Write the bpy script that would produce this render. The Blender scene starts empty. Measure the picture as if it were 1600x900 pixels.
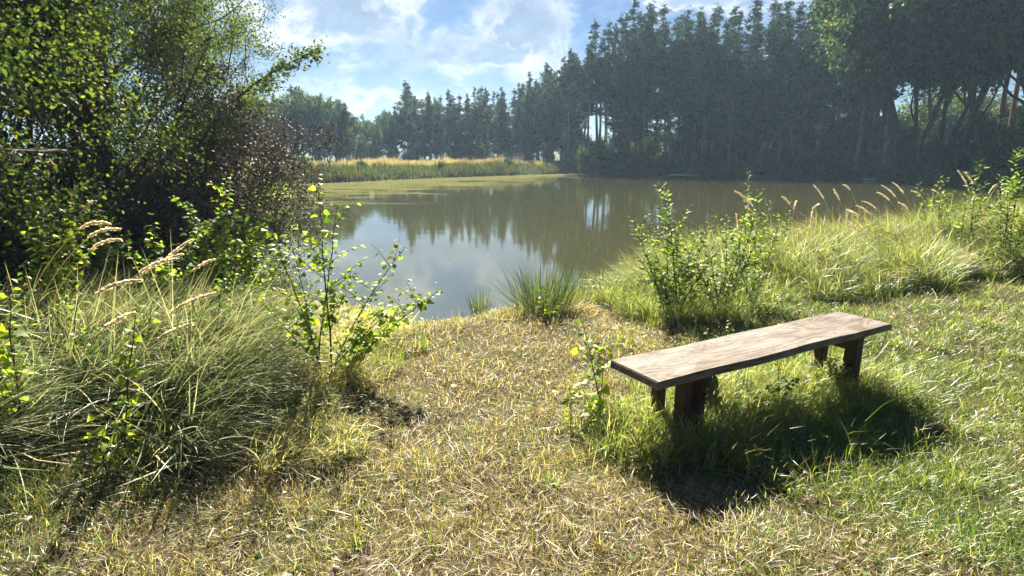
import bpy, math, random
import numpy as np
from math import radians as R, pi
from mathutils import Vector

# ------------------------------------------------------------------ camera, sky, sun, exposure
scn = bpy.context.scene
COL = scn.collection
EYE = 1.55
FPX, HY = 920.0, 240.0                       # focal length and horizon row of a 1600 px wide picture
PITCH = math.atan((450 - HY) / FPX)
cam = bpy.data.objects.new('camera', bpy.data.cameras.new('camera'))
cam.data.lens = 36 * FPX / 1600
cam.data.sensor_width = 36
cam.data.clip_start = 0.05
cam.data.clip_end = 3000
cam.location = (0, 0, EYE)
cam.rotation_euler = (pi / 2 - PITCH, 0, 0)
COL.objects.link(cam)
scn.camera = cam

SUN_AZ, SUN_EL = R(-6), R(35.5)                # azimuth measured from +Y towards +X
sdir = Vector((math.sin(SUN_AZ) * math.cos(SUN_EL), math.cos(SUN_AZ) * math.cos(SUN_EL), math.sin(SUN_EL)))
sl = bpy.data.lights.new('sun', 'SUN')
sl.energy = 5.0
sl.angle = R(0.5)
sl.color = (1.0, 0.94, 0.84)
sun = bpy.data.objects.new('sun', sl)
sun.rotation_euler = sdir.to_track_quat('Z', 'Y').to_euler()
COL.objects.link(sun)

scn.view_settings.view_transform = 'Standard'
scn.view_settings.look = 'None'
scn.view_settings.gamma = 1
scn.view_settings.use_curve_mapping = False
scn.view_settings.exposure = 2.42
HAZE_DENSITY = 0.0006


def dir_of(px, py):
    """azimuth / elevation of a picture point (used only to know where the clouds stand in the sky)"""
    x, y, z = (px - 800) / FPX, 1.0, -(py - 450) / FPX
    c, s = math.cos(PITCH), math.sin(PITCH)
    d = Vector((x, y * c + z * s, -y * s + z * c)).normalized()
    return math.atan2(d.x, d.y), math.asin(d.z)


world = bpy.data.worlds.new('World')
scn.world = world
world.use_nodes = True
nt = world.node_tree
nt.nodes.clear()


def N(nt, t, **kw):
    n = nt.nodes.new(t)
    for k, v in kw.items():
        if k.startswith('i_'):
            n.inputs[k[2:].replace('_', ' ')].default_value = v
        else:
            setattr(n, k, v)
    return n


def mth(nt, op, a, b=None, c=None, clamp=False):
    n = nt.nodes.new('ShaderNodeMath')
    n.operation = op
    n.use_clamp = clamp
    for i, v in enumerate((a, b, c)):
        if v is None:
            continue
        if isinstance(v, (int, float)):
            n.inputs[i].default_value = v
        else:
            nt.links.new(v, n.inputs[i])
    return n.outputs[0]


def mixc(nt, f, a, b, blend='MIX'):
    n = nt.nodes.new('ShaderNodeMix')
    n.data_type = 'RGBA'
    n.blend_type = blend
    for s, v in ((n.inputs[0], f), (n.inputs[6], a), (n.inputs[7], b)):
        if isinstance(v, (int, float)):
            s.default_value = v
        elif isinstance(v, tuple):
            s.default_value = (*v, 1) if len(v) == 3 else v
        else:
            nt.links.new(v, s)
    return n.outputs[2]


def ramp(nt, f, stops, interp='LINEAR'):
    n = nt.nodes.new('ShaderNodeValToRGB')
    n.color_ramp.interpolation = interp
    e = n.color_ramp.elements
    while len(e) < len(stops):
        e.new(0.5)
    for i, (p, c) in enumerate(stops):
        e[i].position = p
        e[i].color = (c, c, c, 1) if isinstance(c, (int, float)) else (*c, 1)
    nt.links.new(f, n.inputs[0])
    return n.outputs[0]


def build_world():
    sky = N(nt, 'ShaderNodeTexSky')
    sky.sky_type = 'NISHITA'
    sky.sun_disc = False
    sky.sun_elevation = SUN_EL
    sky.sun_rotation = SUN_AZ
    sky.air_density = 1.0
    sky.dust_density = 0.4
    sky.ozone_density = 1.3
    tc = N(nt, 'ShaderNodeTexCoord')
    sep = N(nt, 'ShaderNodeSeparateXYZ')
    nt.links.new(tc.outputs['Generated'], sep.inputs[0])
    az = mth(nt, 'ARCTAN2', sep.outputs[0], sep.outputs[1])
    el = mth(nt, 'ARCSINE', sep.outputs[2])
    cmb = N(nt, 'ShaderNodeCombineXYZ')
    nt.links.new(az, cmb.inputs[0])
    nt.links.new(mth(nt, 'MULTIPLY', el, 1.5), cmb.inputs[1])
    n1 = N(nt, 'ShaderNodeTexNoise', i_Scale=17.0, i_Detail=9.0, i_Roughness=0.62, i_Distortion=0.25)
    nt.links.new(cmb.outputs[0], n1.inputs['Vector'])
    n2 = N(nt, 'ShaderNodeTexNoise', i_Scale=3.1, i_Detail=5.0, i_Roughness=0.55)
    nt.links.new(cmb.outputs[0], n2.inputs['Vector'])
    # heaped clouds: (picture x, y, half width, half height, weight)
    blobs = [(545, 18, 92, 52, 1.0), (640, 45, 26, 50, .6), (775, 75, 95, 34, .85), (815, 40, 60, 72, 1.0),
             (690, 80, 65, 20, .75), (1090, -2, 75, 18, .6), (885, 50, 12, 75, .5),
             (540, 150, 130, 22, .38), (700, 165, 60, 14, .3), (1250, 10, 70, 18, .3), (640, -120, 90, 30, .5), (980, -180, 150, 50, .7),
             (430, 50, 25, 30, .3), (820, -320, 120, 50, .6), (300, -60, 120, 60, .7)]
    nw = N(nt, 'ShaderNodeTexNoise', i_Scale=13.0, i_Detail=5.0, i_Roughness=0.6)
    nt.links.new(cmb.outputs[0], nw.inputs[0])
    sw = N(nt, 'ShaderNodeSeparateColor')
    nt.links.new(nw.outputs[1], sw.inputs[0])
    az = mth(nt, 'ADD', az, mth(nt, 'MULTIPLY', mth(nt, 'SUBTRACT', sw.outputs[0], 0.5), 0.13))
    el = mth(nt, 'ADD', el, mth(nt, 'MULTIPLY', mth(nt, 'SUBTRACT', sw.outputs[1], 0.5), 0.10))
    tot = None
    for px, py, w, h, k in blobs:
        a0, e0 = dir_of(px, py)
        dx = mth(nt, 'MULTIPLY', mth(nt, 'SUBTRACT', az, a0), FPX / w)
        dy = mth(nt, 'MULTIPLY', mth(nt, 'SUBTRACT', el, e0), FPX / h)
        r = mth(nt, 'SQRT', mth(nt, 'ADD', mth(nt, 'MULTIPLY', dx, dx), mth(nt, 'MULTIPLY', dy, dy)))
        v = mth(nt, 'MULTIPLY', mth(nt, 'SUBTRACT', 1.12, r), k)
        tot = v if tot is None else mth(nt, 'MAXIMUM', tot, v)
    # elsewhere: scattered cloud from the broad noise
    wild = mth(nt, 'MULTIPLY', mth(nt, 'SUBTRACT', n2.outputs[0], 0.86), 3.0)
    tot = mth(nt, 'MAXIMUM', tot, wild)
    d = mth(nt, 'ADD', tot, mth(nt, 'MULTIPLY', mth(nt, 'SUBTRACT', n1.outputs[0], 0.5), 1.9))
    cover = ramp(nt, d, [(0.0, 0.0), (0.14, .3), (0.34, 1.0)])
    body = ramp(nt, mth(nt, 'ADD', tot, mth(nt, 'MULTIPLY', mth(nt, 'SUBTRACT', n1.outputs[0], 0.5), 2.0)), [(0.06, 0.0), (0.62, 1.0)])
    thin = ramp(nt, mth(nt, 'ADD', d, 0.45), [(0.0, 0.0), (0.5, .30)])
    sk = mixc(nt, 1.0, sky.outputs[0], (0.145, 0.205, 0.29), 'MULTIPLY')
    skyc = mixc(nt, thin, sk, (3.2, 3.6, 4.0))
    tint = skyc
    n3 = N(nt, 'ShaderNodeTexNoise', i_Scale=6.5, i_Detail=4.0, i_Roughness=0.55)
    nt.links.new(cmb.outputs[0], n3.inputs['Vector'])
    rim = mixc(nt, ramp(nt, n3.outputs[0], [(.40, 0.0), (.60, 1.0)]), (2.3, 2.75, 3.2), (5.8, 5.85, 5.9))
    low = mixc(nt, ramp(nt, n1.outputs[0], [(.35, 0.0), (.65, 1.0)]), (1.3, 1.8, 2.5), (1.9, 2.45, 3.2))
    cl = mixc(nt, body, rim, low)
    out = mixc(nt, mth(nt, 'MULTIPLY', cover, 0.92), tint, cl)
    bg = N(nt, 'ShaderNodeBackground')
    bg.inputs['Strength'].default_value = 0.05
    nt.links.new(out, bg.inputs[0])
    wo = N(nt, 'ShaderNodeOutputWorld')
    nt.links.new(bg.outputs[0], wo.inputs[0])


build_world()

rng = np.random.default_rng(7)
random.seed(7)

# ------------------------------------------------------------------ helpers


def vnoise(x, y, scale, seed=0):
    """smooth value noise, 0..1, for numpy arrays"""
    x = np.asarray(x, float) / scale + seed * 17.13
    y = np.asarray(y, float) / scale + seed * 9.71
    xi, yi = np.floor(x), np.floor(y)
    fx, fy = x - xi, y - yi
    fx = fx * fx * (3 - 2 * fx)
    fy = fy * fy * (3 - 2 * fy)

    def h(a, b):
        v = np.sin(a * 127.1 + b * 311.7 + seed * 74.7) * 43758.5453
        return v - np.floor(v)
    return (h(xi, yi) * (1 - fx) + h(xi + 1, yi) * fx) * (1 - fy) + (h(xi, yi + 1) * (1 - fx) + h(xi + 1, yi + 1) * fx) * fy


SHORE = np.array([(-1.25, 6.6), (-0.95, 6.45), (-0.75, 6.75), (-0.44, 7.05), (0.1, 7.3), (0.75, 7.6), (1.3, 8.5), (2.3, 9.4),
                  (4.2, 10.0), (6.5, 10.9), (9.5, 12.3), (13, 15), (20, 21), (28, 30), (31, 40), (27, 44.5), (22, 51), (17, 57),
                  (12, 60), (6, 61), (-5.4, 50), (-11, 43), (-15.5, 37), (-14.5, 28), (-10.5, 19), (-6.6, 13),
                  (-4.9, 10.4), (-3.7, 8.6), (-2.6, 7.5), (-1.8, 6.95)])
WATER = -0.40


def shore_dist(x, y):
    """distance to the shoreline, positive on land"""
    x = np.atleast_1d(np.asarray(x, float)); y = np.atleast_1d(np.asarray(y, float))
    best = np.full(x.shape, 1e9)
    inside = np.zeros(x.shape, bool)
    n = len(SHORE)
    for i in range(n):
        x0, y0 = SHORE[i]; x1, y1 = SHORE[(i + 1) % n]
        dx, dy = x1 - x0, y1 - y0
        t = np.clip(((x - x0) * dx + (y - y0) * dy) / (dx * dx + dy * dy), 0, 1)
        best = np.minimum(best, np.hypot(x - x0 - t * dx, y - y0 - t * dy))
        c = ((y0 > y) != (y1 > y)) & (x < (x1 - x0) * (y - y0) / (y1 - y0 + 1e-12) + x0)
        inside ^= c
    return np.where(inside, -best, best)


def sstep(a, b, x):
    t = np.clip((x - a) / (b - a), 0, 1)
    return t * t * (3 - 2 * t)


def hgt(x, y):
    x = np.atleast_1d(np.asarray(x, float)); y = np.atleast_1d(np.asarray(y, float))
    d = shore_dist(x, y) + (vnoise(x, y, 0.6, 3) - .5) * .22
    land = WATER + 0.40 * sstep(-0.05, 1.5, d)
    land = land + (vnoise(x, y, 1.3, 1) - .5) * 0.10 * sstep(.3, 2, d) + (vnoise(x, y, .35, 2) - .5) * 0.055 * sstep(.1, 1, d)
    land = land + sstep(14, 40, y) * sstep(0, 5, d) * (0.45 + 1.3 * sstep(4, 16, x) * sstep(1, 9, d))
    land = land + 0.10 * np.exp(-((x + 2.8) ** 2 / 1.6 + (y - 3.9) ** 2 / 1.6))
    bed = WATER - np.minimum(np.maximum(-d, 0) * .45, 1.4)
    return np.where(d > -0.05, land, bed)


def h1(x, y):
    return float(hgt(x, y)[0])


def G(px, py):
    """the ground point seen at a picture position (to read places off the photograph)"""
    x, y, z = (px - 800) / FPX, 1.0, -(py - 450) / FPX
    c, s = math.cos(PITCH), math.sin(PITCH)
    d = (x, y * c + z * s, -y * s + z * c)
    h = 0.0
    for _ in range(8):
        t = (EYE - h) / -d[2]
        p = (d[0] * t, d[1] * t)
        h = .5 * h + .5 * h1(*p)
    return Vector((p[0], p[1], h1(*p)))


def at(px, dist):
    """ground point at a given distance in a given picture column"""
    x = (px - 800) / FPX * dist * 1.01
    return Vector((x, dist, h1(x, dist)))


def tag(o, label=None, cat=None, group=None, kind=None):
    for k, v in (('label', label), ('category', cat), ('group', group), ('kind', kind)):
        if v:
            o[k] = v
    return o


def empty(name, loc, rz=0):
    o = bpy.data.objects.new(name, None)
    o.empty_display_size = .2
    o.location = loc
    o.rotation_euler = (0, 0, rz)
    COL.objects.link(o)
    return o


def copy_tree(o, parent=None):
    c = o.copy()
    COL.objects.link(c)
    c.parent = parent
    for ch in o.children:
        copy_tree(ch, c)
    return c


ORD = ['first', 'second', 'third', 'fourth', 'fifth', 'sixth', 'seventh', 'eighth', 'ninth', 'tenth', 'eleventh', 'twelfth', 'thirteenth', 'fourteenth', 'fifteenth', 'sixteenth', 'seventeenth', 'eighteenth', 'nineteenth', 'twentieth']
ORD += ['twenty-' + w for w in ORD[:9]] + ['thirtieth'] + ['thirty-' + w for w in ORD[:9]]


def number(objs, text):
    """tell a row of look-alikes apart by their order from the left; text gets the kind and the ordinal"""
    objs = sorted(objs, key=lambda o: o.location.x / o.location.y)
    for i, o in enumerate(objs):
        o['label'] = text.format(n=ORD[min(i, len(ORD) - 1)], k={'tree': 'broad-leaved tree', 'spruce': 'dark spruce', 'pine': 'bare trunked pine'}.get(o['category'], o['category']))


class Acc:
    """collects vertices, faces and per-vertex base colours for ONE mesh"""

    def __init__(self):
        self.V, self.F, self.Cc, self.n = [], [], [], 0

    def add(self, V, F, C):
        V = np.asarray(V, float).reshape(-1, 3)
        F = np.asarray(F, np.int64)
        C = np.asarray(C, float)
        if C.ndim == 1:
            C = np.tile(C, (len(V), 1))
        self.V.append(V); self.F.append(F + self.n); self.Cc.append(C)
        self.n += len(V)

    def build(self, name, mat, parent=None, loc=None, smooth=True):
        me = bpy.data.meshes.new(name)
        V = np.concatenate(self.V)
        C = np.concatenate(self.Cc)
        me.vertices.add(len(V))
        me.vertices.foreach_set('co', V.ravel().astype(np.float32))
        tot = sum(f.size for f in self.F); nf = sum(len(f) for f in self.F)
        me.loops.add(tot); me.polygons.add(nf)
        me.loops.foreach_set('vertex_index', np.concatenate([f.ravel() for f in self.F]).astype(np.int32))
        ks = np.concatenate([np.full(len(f), f.shape[1]) for f in self.F])
        st = np.concatenate([[0], np.cumsum(ks)[:-1]])
        me.polygons.foreach_set('loop_start', st.astype(np.int32))
        if smooth:
            me.polygons.foreach_set('use_smooth', np.ones(nf, bool))
        me.update(calc_edges=True)
        a = me.color_attributes.new('Col', 'FLOAT_COLOR', 'POINT')
        a.data.foreach_set('color', np.concatenate([C, np.ones((len(C), 1))], 1).ravel().astype(np.float32))
        me.materials.append(mat)
        o = bpy.data.objects.new(name, me)
        COL.objects.link(o)
        if parent:
            o.parent = parent
        if loc is not None:
            o.location = loc
        return o


def tube(acc, pts, rad, col, n=6, cap=True, jitter=0.0):
    pts = np.asarray(pts, float)
    m = len(pts)
    rad = np.broadcast_to(np.asarray(rad, float), (m,))
    t = np.gradient(pts, axis=0)
    t /= np.linalg.norm(t, axis=1)[:, None] + 1e-9
    ref = np.array([0, 0, 1.0]) if abs(t[0][2]) < .9 else np.array([1.0, 0, 0])
    u = np.cross(t, ref); u /= np.linalg.norm(u, axis=1)[:, None] + 1e-9
    w = np.cross(t, u)
    an = np.arange(n) * 2 * pi / n
    rr = rad[:, None] * (1 + jitter * rng.normal(size=(m, n)))
    V = pts[:, None, :] + rr[..., None] * (np.cos(an)[None, :, None] * u[:, None, :] + np.sin(an)[None, :, None] * w[:, None, :])
    i = np.arange(m - 1)[:, None] * n; j = np.arange(n)[None, :]; k = (j + 1) % n
    F = np.stack([i + j, i + k, i + n + k, i + n + j], -1).reshape(-1, 4)
    acc.add(V.reshape(-1, 3), F, col)


def blades(acc, root, az, L, w, lean, bend, col, K=4, flat=None, tipcol=None, sway=0.0):
    """grass blades: root Nx3, heading az, length, width, start lean from vertical, extra bend along the blade"""
    n = len(root)
    bc = lambda v: np.broadcast_to(np.asarray(v, float), (n,))
    az, L, w, lean, bend = map(bc, (az, L, w, lean, bend))
    s = np.linspace(0, 1, K + 1)
    th = lean[:, None] + bend[:, None] * s[None, :]
    sw = sway * rng.normal(size=n)
    a = az[:, None] + sw[:, None] * s[None, :]
    ds = L[:, None] / K
    P = np.zeros((n, K + 1, 3))
    P[:, 0] = root
    mth_ = .5 * (th[:, 1:] + th[:, :-1]); ma = .5 * (a[:, 1:] + a[:, :-1])
    P[:, 1:, 0] = root[:, None, 0] + np.cumsum(np.sin(mth_) * np.cos(ma) * ds, 1)
    P[:, 1:, 1] = root[:, None, 1] + np.cumsum(np.sin(mth_) * np.sin(ma) * ds, 1)
    P[:, 1:, 2] = root[:, None, 2] + np.cumsum(np.cos(mth_) * ds, 1)
    if flat is not None:
        lo = root[:, None, 2] + np.abs(flat)[:, None] * s
        P[:, :, 2] = np.maximum(P[:, :, 2], lo)
    rot = rng.uniform(-1.1, 1.1, n)
    sx = -np.sin(az) * np.cos(rot); sy = np.cos(az) * np.cos(rot); sz = np.sin(rot) * .6
    side = np.stack([sx, sy, sz], 1)
    prof = np.where(s < .25, .7 + 1.2 * s, 1.0) * (1 - np.clip((s - .45) / .55, 0, 1) ** 1.4 * .96)
    off = side[:, None, :] * (w[:, None] * .5)[..., None] * prof[None, :, None]
    V = np.stack([P - off, P + off], 2).reshape(-1, 3)
    b = (np.arange(n) * 2 * (K + 1))[:, None] + 2 * np.arange(K)[None, :]
    F = np.stack([b, b + 1, b + 3, b + 2], -1).reshape(-1, 4)
    col = np.asarray(col, float)
    if col.ndim == 1:
        col = np.tile(col, (n, 1))
    if tipcol is None:
        C = np.repeat(col, 2 * (K + 1), axis=0)
    else:
        tip = np.asarray(tipcol, float)
        if tip.ndim == 1:
            tip = np.tile(tip, (n, 1))
        m = (s ** 1.5)[None, :, None]
        C = np.repeat((col[:, None] * (1 - m) + tip[:, None] * m), 2, axis=1).reshape(-1, 3)
    acc.add(V, F, C)


# leaf outlines: (across, along), length 1
BIRCH = np.array([(0, 0), (.30, .10), (.42, .30), (.33, .52), (.16, .78), (0, 1), (-.16, .78), (-.33, .52), (-.42, .30), (-.30, .10)])
LANCE = np.array([(0, 0), (.10, .2), (.15, .45), (.10, .75), (0, 1), (-.10, .75), (-.15, .45), (-.10, .2)])
OVAL = np.array([(0, 0), (.27, .28), (.24, .65), (0, 1), (-.24, .65), (-.27, .28)])
RHOMB = np.array([(0, 0), (.33, .45), (0, 1), (-.33, .45)])


def unit(v):
    return v / (np.linalg.norm(v, axis=-1, keepdims=True) + 1e-9)


def leaves(acc, P, D, Nn, size, col, shape=RHOMB, fold=0.18, curl=0.15):
    """leaves at P growing along D with face normal near Nn"""
    n = len(P)
    size = np.broadcast_to(np.asarray(size, float), (n,))
    D = unit(D)
    S = unit(np.cross(D, Nn))
    Nn = np.cross(S, D)
    a = shape[:, 0]; l = shape[:, 1]
    z = np.abs(a) * fold * 2 - curl * l * l
    V = P[:, None, :] + size[:, None, None] * (a[None, :, None] * S[:, None, :] + l[None, :, None] * D[:, None, :] + z[None, :, None] * Nn[:, None, :])
    k = len(shape)
    col = np.asarray(col, float)
    if col.ndim == 1:
        col = np.tile(col, (n, 1))
    C = np.repeat(col, k, axis=0)
    base = np.arange(n)[:, None] * k
    if k == 4:
        F = base + np.arange(4)[None, :]
        acc.add(V.reshape(-1, 3), F, C)
    else:       # strips of quads across the midrib
        h = k // 2
        q = []
        for i in range(h):
            aa, bb = i, i + 1
            cc, dd = (k - i - 1) % k, (k - i) % k
            q.append((aa, bb, cc, dd) if i > 0 else (0, 1, k - 1, k - 1))
        quads = [t for t in q if len(set(t)) == 4]
        quads = [t for t in quads if t[1] != t[2]]
        tris = [(0, 1, k - 1), (h - 1, h, h + 1)]
        F4 = (base[:, None] + np.array(quads)[None]).reshape(-1, 4)
        F3 = (base[:, None] + np.array(tris)[None]).reshape(-1, 3)
        acc.add(V.reshape(-1, 3), F4, C)
        acc.F.append(F3 + (acc.n - len(V.reshape(-1, 3))))


def jit(col, n, s=.18, hue=.08):
    c = np.tile(np.asarray(col, float), (n, 1)) * np.exp(rng.normal(0, s, (n, 1)))
    c = c * np.exp(rng.normal(0, hue, (n, 3)))
    return np.clip(c, 0.004, .85)


def pick(cols, wts, n, s=.16, hue=.06):
    cols = np.asarray(cols, float)
    i = rng.choice(len(cols), n, p=np.asarray(wts) / np.sum(wts))
    return np.clip(cols[i] * np.exp(rng.normal(0, s, (n, 1))) * np.exp(rng.normal(0, hue, (n, 3))), .004, .85)


# ------------------------------------------------------------------ materials


def new_mat(name):
    m = bpy.data.materials.new(name)
    m.use_nodes = True
    m.node_tree.nodes.clear()
    return m, m.node_tree


def leaf_mat(name, trans=.45, gloss=.06, rough=.4, tcol=(1.25, 1.25, .55)):
    m, t = new_mat(name)
    a = N(t, 'ShaderNodeAttribute', attribute_name='Col')
    d = N(t, 'ShaderNodeBsdfDiffuse')
    t.links.new(a.outputs[0], d.inputs[0])
    tr = N(t, 'ShaderNodeBsdfTranslucent')
    t.links.new(mixc(t, 1.0, a.outputs[0], tcol, 'MULTIPLY'), tr.inputs[0])
    g = N(t, 'ShaderNodeBsdfGlossy')
    g.inputs['Roughness'].default_value = rough
    g.inputs['Color'].default_value = (1, 1, 1, 1)
    mx = N(t, 'ShaderNodeMixShader'); mx.inputs[0].default_value = trans
    t.links.new(d.outputs[0], mx.inputs[1]); t.links.new(tr.outputs[0], mx.inputs[2])
    m2 = N(t, 'ShaderNodeMixShader'); m2.inputs[0].default_value = gloss
    t.links.new(mx.outputs[0], m2.inputs[1]); t.links.new(g.outputs[0], m2.inputs[2])
    o = N(t, 'ShaderNodeOutputMaterial')
    t.links.new(m2.outputs[0], o.inputs[0])
    return m


def prin(t, base=None, rough=.8, spec=.3):
    p = N(t, 'ShaderNodeBsdfPrincipled')
    if base is not None:
        if isinstance(base, tuple):
            p.inputs['Base Color'].default_value = (*base, 1)
        else:
            t.links.new(base, p.inputs['Base Color'])
    p.inputs['Roughness'].default_value = rough
    p.inputs['Specular IOR Level'].default_value = spec
    o = N(t, 'ShaderNodeOutputMaterial')
    t.links.new(p.outputs[0], o.inputs[0])
    return p


def bump(t, p, h, strength=.5, dist=.02):
    b = N(t, 'ShaderNodeBump')
    b.inputs['Strength'].default_value = strength
    b.inputs['Distance'].default_value = dist
    t.links.new(h, b.inputs['Height'])
    t.links.new(b.outputs[0], p.inputs['Normal'])


def noise(t, vec, scale, detail=5, rough=.6, dist=0.0):
    n = N(t, 'ShaderNodeTexNoise', i_Scale=scale, i_Detail=float(detail), i_Roughness=rough, i_Distortion=dist)
    if vec is not None:
        t.links.new(vec, n.inputs['Vector'])
    return n.outputs[0]


def mapping(t, out='Object', scale=(1, 1, 1)):
    c = N(t, 'ShaderNodeTexCoord')
    m = N(t, 'ShaderNodeMapping')
    m.inputs['Scale'].default_value = scale
    t.links.new(c.outputs[out], m.inputs[0])
    return m.outputs[0]


M = {}
M['grass'] = leaf_mat('grass_blade', .45, .035, .40, (1.45, 1.35, .6))
M['long'] = leaf_mat('long_grass_blade', .28, .035, .40, (1.2, 1.2, .7))
M['leaf'] = leaf_mat('green_leaf', .55, .02, .5, (1.5, 1.55, .5))
M['tree_leaf'] = leaf_mat('tree_leaf', .46, .02, .55, (1.45, 1.4, .5))
M['dry_leaf'] = leaf_mat('withered_leaf', .15, .025, .5, (1.2, 1.0, .8))
M['needle'] = leaf_mat('pine_needle', .22, .03, .5, (1.2, 1.3, .6))
M['straw'] = leaf_mat('straw_seed', .55, .04, .5, (1.2, 1.05, .8))


def bark_mat(name, c0, c1, sc=14.0):
    m, t = new_mat(name)
    v = mapping(t, 'Object', (1, 1, .22))
    n = noise(t, v, sc, 6, .7)
    p = prin(t, mixc(t, ramp(t, n, [(.35, 0.0), (.65, 1.0)]), c0, c1), .9, .15)
    bump(t, p, n, .8, .03)
    return m


M['bark'] = bark_mat('grey_brown_bark', (.035, .028, .022), (.11, .09, .07))
M['pine_bark'] = bark_mat('pine_bark', (.08, .06, .048), (.26, .20, .155), 9)
M['twig'] = bark_mat('twig_bark', (.05, .035, .022), (.13, .09, .055), 40)
M['grey_wood'] = bark_mat('dead_grey_wood', (.12, .105, .09), (.30, .27, .23), 20)

# soil
m, t = new_mat('soil_and_thatch'); M['soil'] = m
v = mapping(t, 'Object')
big = noise(t, v, 1.1, 5, .6)
fine = noise(t, v, 60, 6, .75, .4)
far = ramp(t, noise(t, v, .12, 3, .5), [(.35, (.03, .04, .015)), (.65, (.06, .06, .025))])
c = mixc(t, ramp(t, fine, [(.35, 0.0), (.65, 1.0)]), (.035, .026, .015), (.15, .115, .06))
c = mixc(t, ramp(t, big, [(.45, 0.0), (.6, .55)]), c, (.07, .085, .028))
sp = N(t, 'ShaderNodeSeparateXYZ'); t.links.new(v, sp.inputs[0])
c = mixc(t, ramp(t, mth(t, 'DIVIDE', sp.outputs[1], 60), [(.12, 0.0), (.35, 1.0)]), c, far)
p = prin(t, c, .95, .1)
bump(t, p, fine, .9, .03)

# water
m, t = new_mat('pond_water'); M['water'] = m
v = mapping(t, 'Object')
at_ = N(t, 'ShaderNodeAttribute', attribute_name='Col')
al = N(t, 'ShaderNodeSeparateColor'); t.links.new(at_.outputs[0], al.inputs[0])
v2 = mapping(t, 'Object', (.35, 1.0, 1.0))
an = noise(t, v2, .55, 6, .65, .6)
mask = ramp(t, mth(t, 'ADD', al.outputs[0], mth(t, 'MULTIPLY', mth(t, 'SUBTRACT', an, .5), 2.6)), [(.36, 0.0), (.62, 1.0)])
fl = noise(t, v, 2.3, 3, .6)
base = mixc(t, fl, (.040, .040, .012), (.050, .049, .016))
p = prin(t, base, .012, .5)
p.inputs['IOR'].default_value = 2.7
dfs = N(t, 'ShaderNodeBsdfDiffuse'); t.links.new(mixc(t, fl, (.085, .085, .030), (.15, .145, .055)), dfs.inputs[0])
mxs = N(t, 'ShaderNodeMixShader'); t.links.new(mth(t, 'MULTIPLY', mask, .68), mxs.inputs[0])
t.links.new(p.outputs[0], mxs.inputs[1]); t.links.new(dfs.outputs[0], mxs.inputs[2])
for n_ in t.nodes:
    if n_.type == 'OUTPUT_MATERIAL':
        t.links.new(mxs.outputs[0], n_.inputs[0])
w1 = noise(t, mapping(t, 'Object', (.8, 1.5, 1)), 5.5, 3, .55, .3)
w2 = noise(t, mapping(t, 'Object', (.5, 1.2, 1)), 1.3, 2, .5)
bump(t, p, mth(t, 'ADD', w1, mth(t, 'MULTIPLY', w2, 2.0)), .10, .008)

# bench wood
m, t = new_mat('weathered_plank'); M['plank'] = m
v = mapping(t, 'Object', (1.0, 7.0, 7.0))
lf = noise(t, mapping(t, 'Object', (.9, 4.2, 4.2)), 1.15, 2, .45, .35)
ringv = mth(t, 'MULTIPLY', mth(t, 'ADD', mth(t, 'SINE', mth(t, 'MULTIPLY', lf, 120.0)), 1.0), .5)
gr = noise(t, mapping(t, 'Object', (3, 70, 70)), 3.0, 6, .7)
bl = noise(t, mapping(t, 'Object', (1.4, 4, 4)), 2.6, 5, .65)
fine = noise(t, mapping(t, 'Object', (6, 60, 60)), 9.0, 4, .8)
crack = noise(t, mapping(t, 'Object', (.55, 26, 26)), 2.2, 3, .5, .2)
c = mixc(t, ramp(t, gr, [(.3, 0.0), (.7, 1.0)]), (.075, .056, .036), (.205, .172, .118))
c = mixc(t, ramp(t, ringv, [(.0, .75), (.35, .3), (.7, 0.0)]), c, (.055, .030, .017))
c = mixc(t, ramp(t, bl, [(.38, 0.0), (.62, .75)]), c, (.24, .222, .19))
c = mixc(t, ramp(t, fine, [(.48, 0.0), (.62, .85)]), c, (.07, .042, .027))
c = mixc(t, ramp(t, crack, [(.655, 0.0), (.675, .9)]), c, (.025, .016, .011))
p = prin(t, c, .8, .2)
bump(t, p, mth(t, 'ADD', gr, mth(t, 'MULTIPLY', ringv, .6)), .45, .006)

m, t = new_mat('dark_red_post'); M['post'] = m
v = mapping(t, 'Object', (14, 14, 1.5))
n = noise(t, v, 3, 6, .7)
p = prin(t, mixc(t, n, (.025, .013, .009), (.075, .036, .022)), .75, .3)
bump(t, p, n, .5, .008)
m, t = new_mat('dark_green_board'); M['greenboard'] = m
n = noise(t, mapping(t, 'Object', (10, 10, 2)), 3, 6, .7)
p = prin(t, mixc(t, n, (.02, .035, .025), (.05, .07, .05)), .7, .3)
bump(t, p, n, .5, .006)
m, t = new_mat('pale_board'); M['paleboard'] = m
n = noise(t, mapping(t, 'Object', (1, 8, 8)), 3, 6, .7)
p = prin(t, mixc(t, n, (.30, .30, .29), (.55, .55, .53)), .6, .4)
m, t = new_mat('pale_green_plastic'); M['plastic'] = m
n = noise(t, mapping(t, 'Object'), 5, 4, .6)
p = prin(t, mixc(t, n, (.16, .36, .25), (.25, .48, .36)), .4, .5)

# ------------------------------------------------------------------ setting: ground and water


def graded(a, b, c0, c1, fine, grow, extra=()):
    """coordinates from a to b, spaced finely inside c0..c1 and ever wider outside"""
    mid = list(np.arange(c0, c1, fine))
    s, v, lo = fine, c0, []
    while v > a:
        s *= grow; v -= s; lo.append(v)
    s, v, hi = fine, mid[-1], []
    while v < b:
        s *= grow; v += s; hi.append(v)
    return np.array(lo[::-1] + mid + hi)


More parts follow.
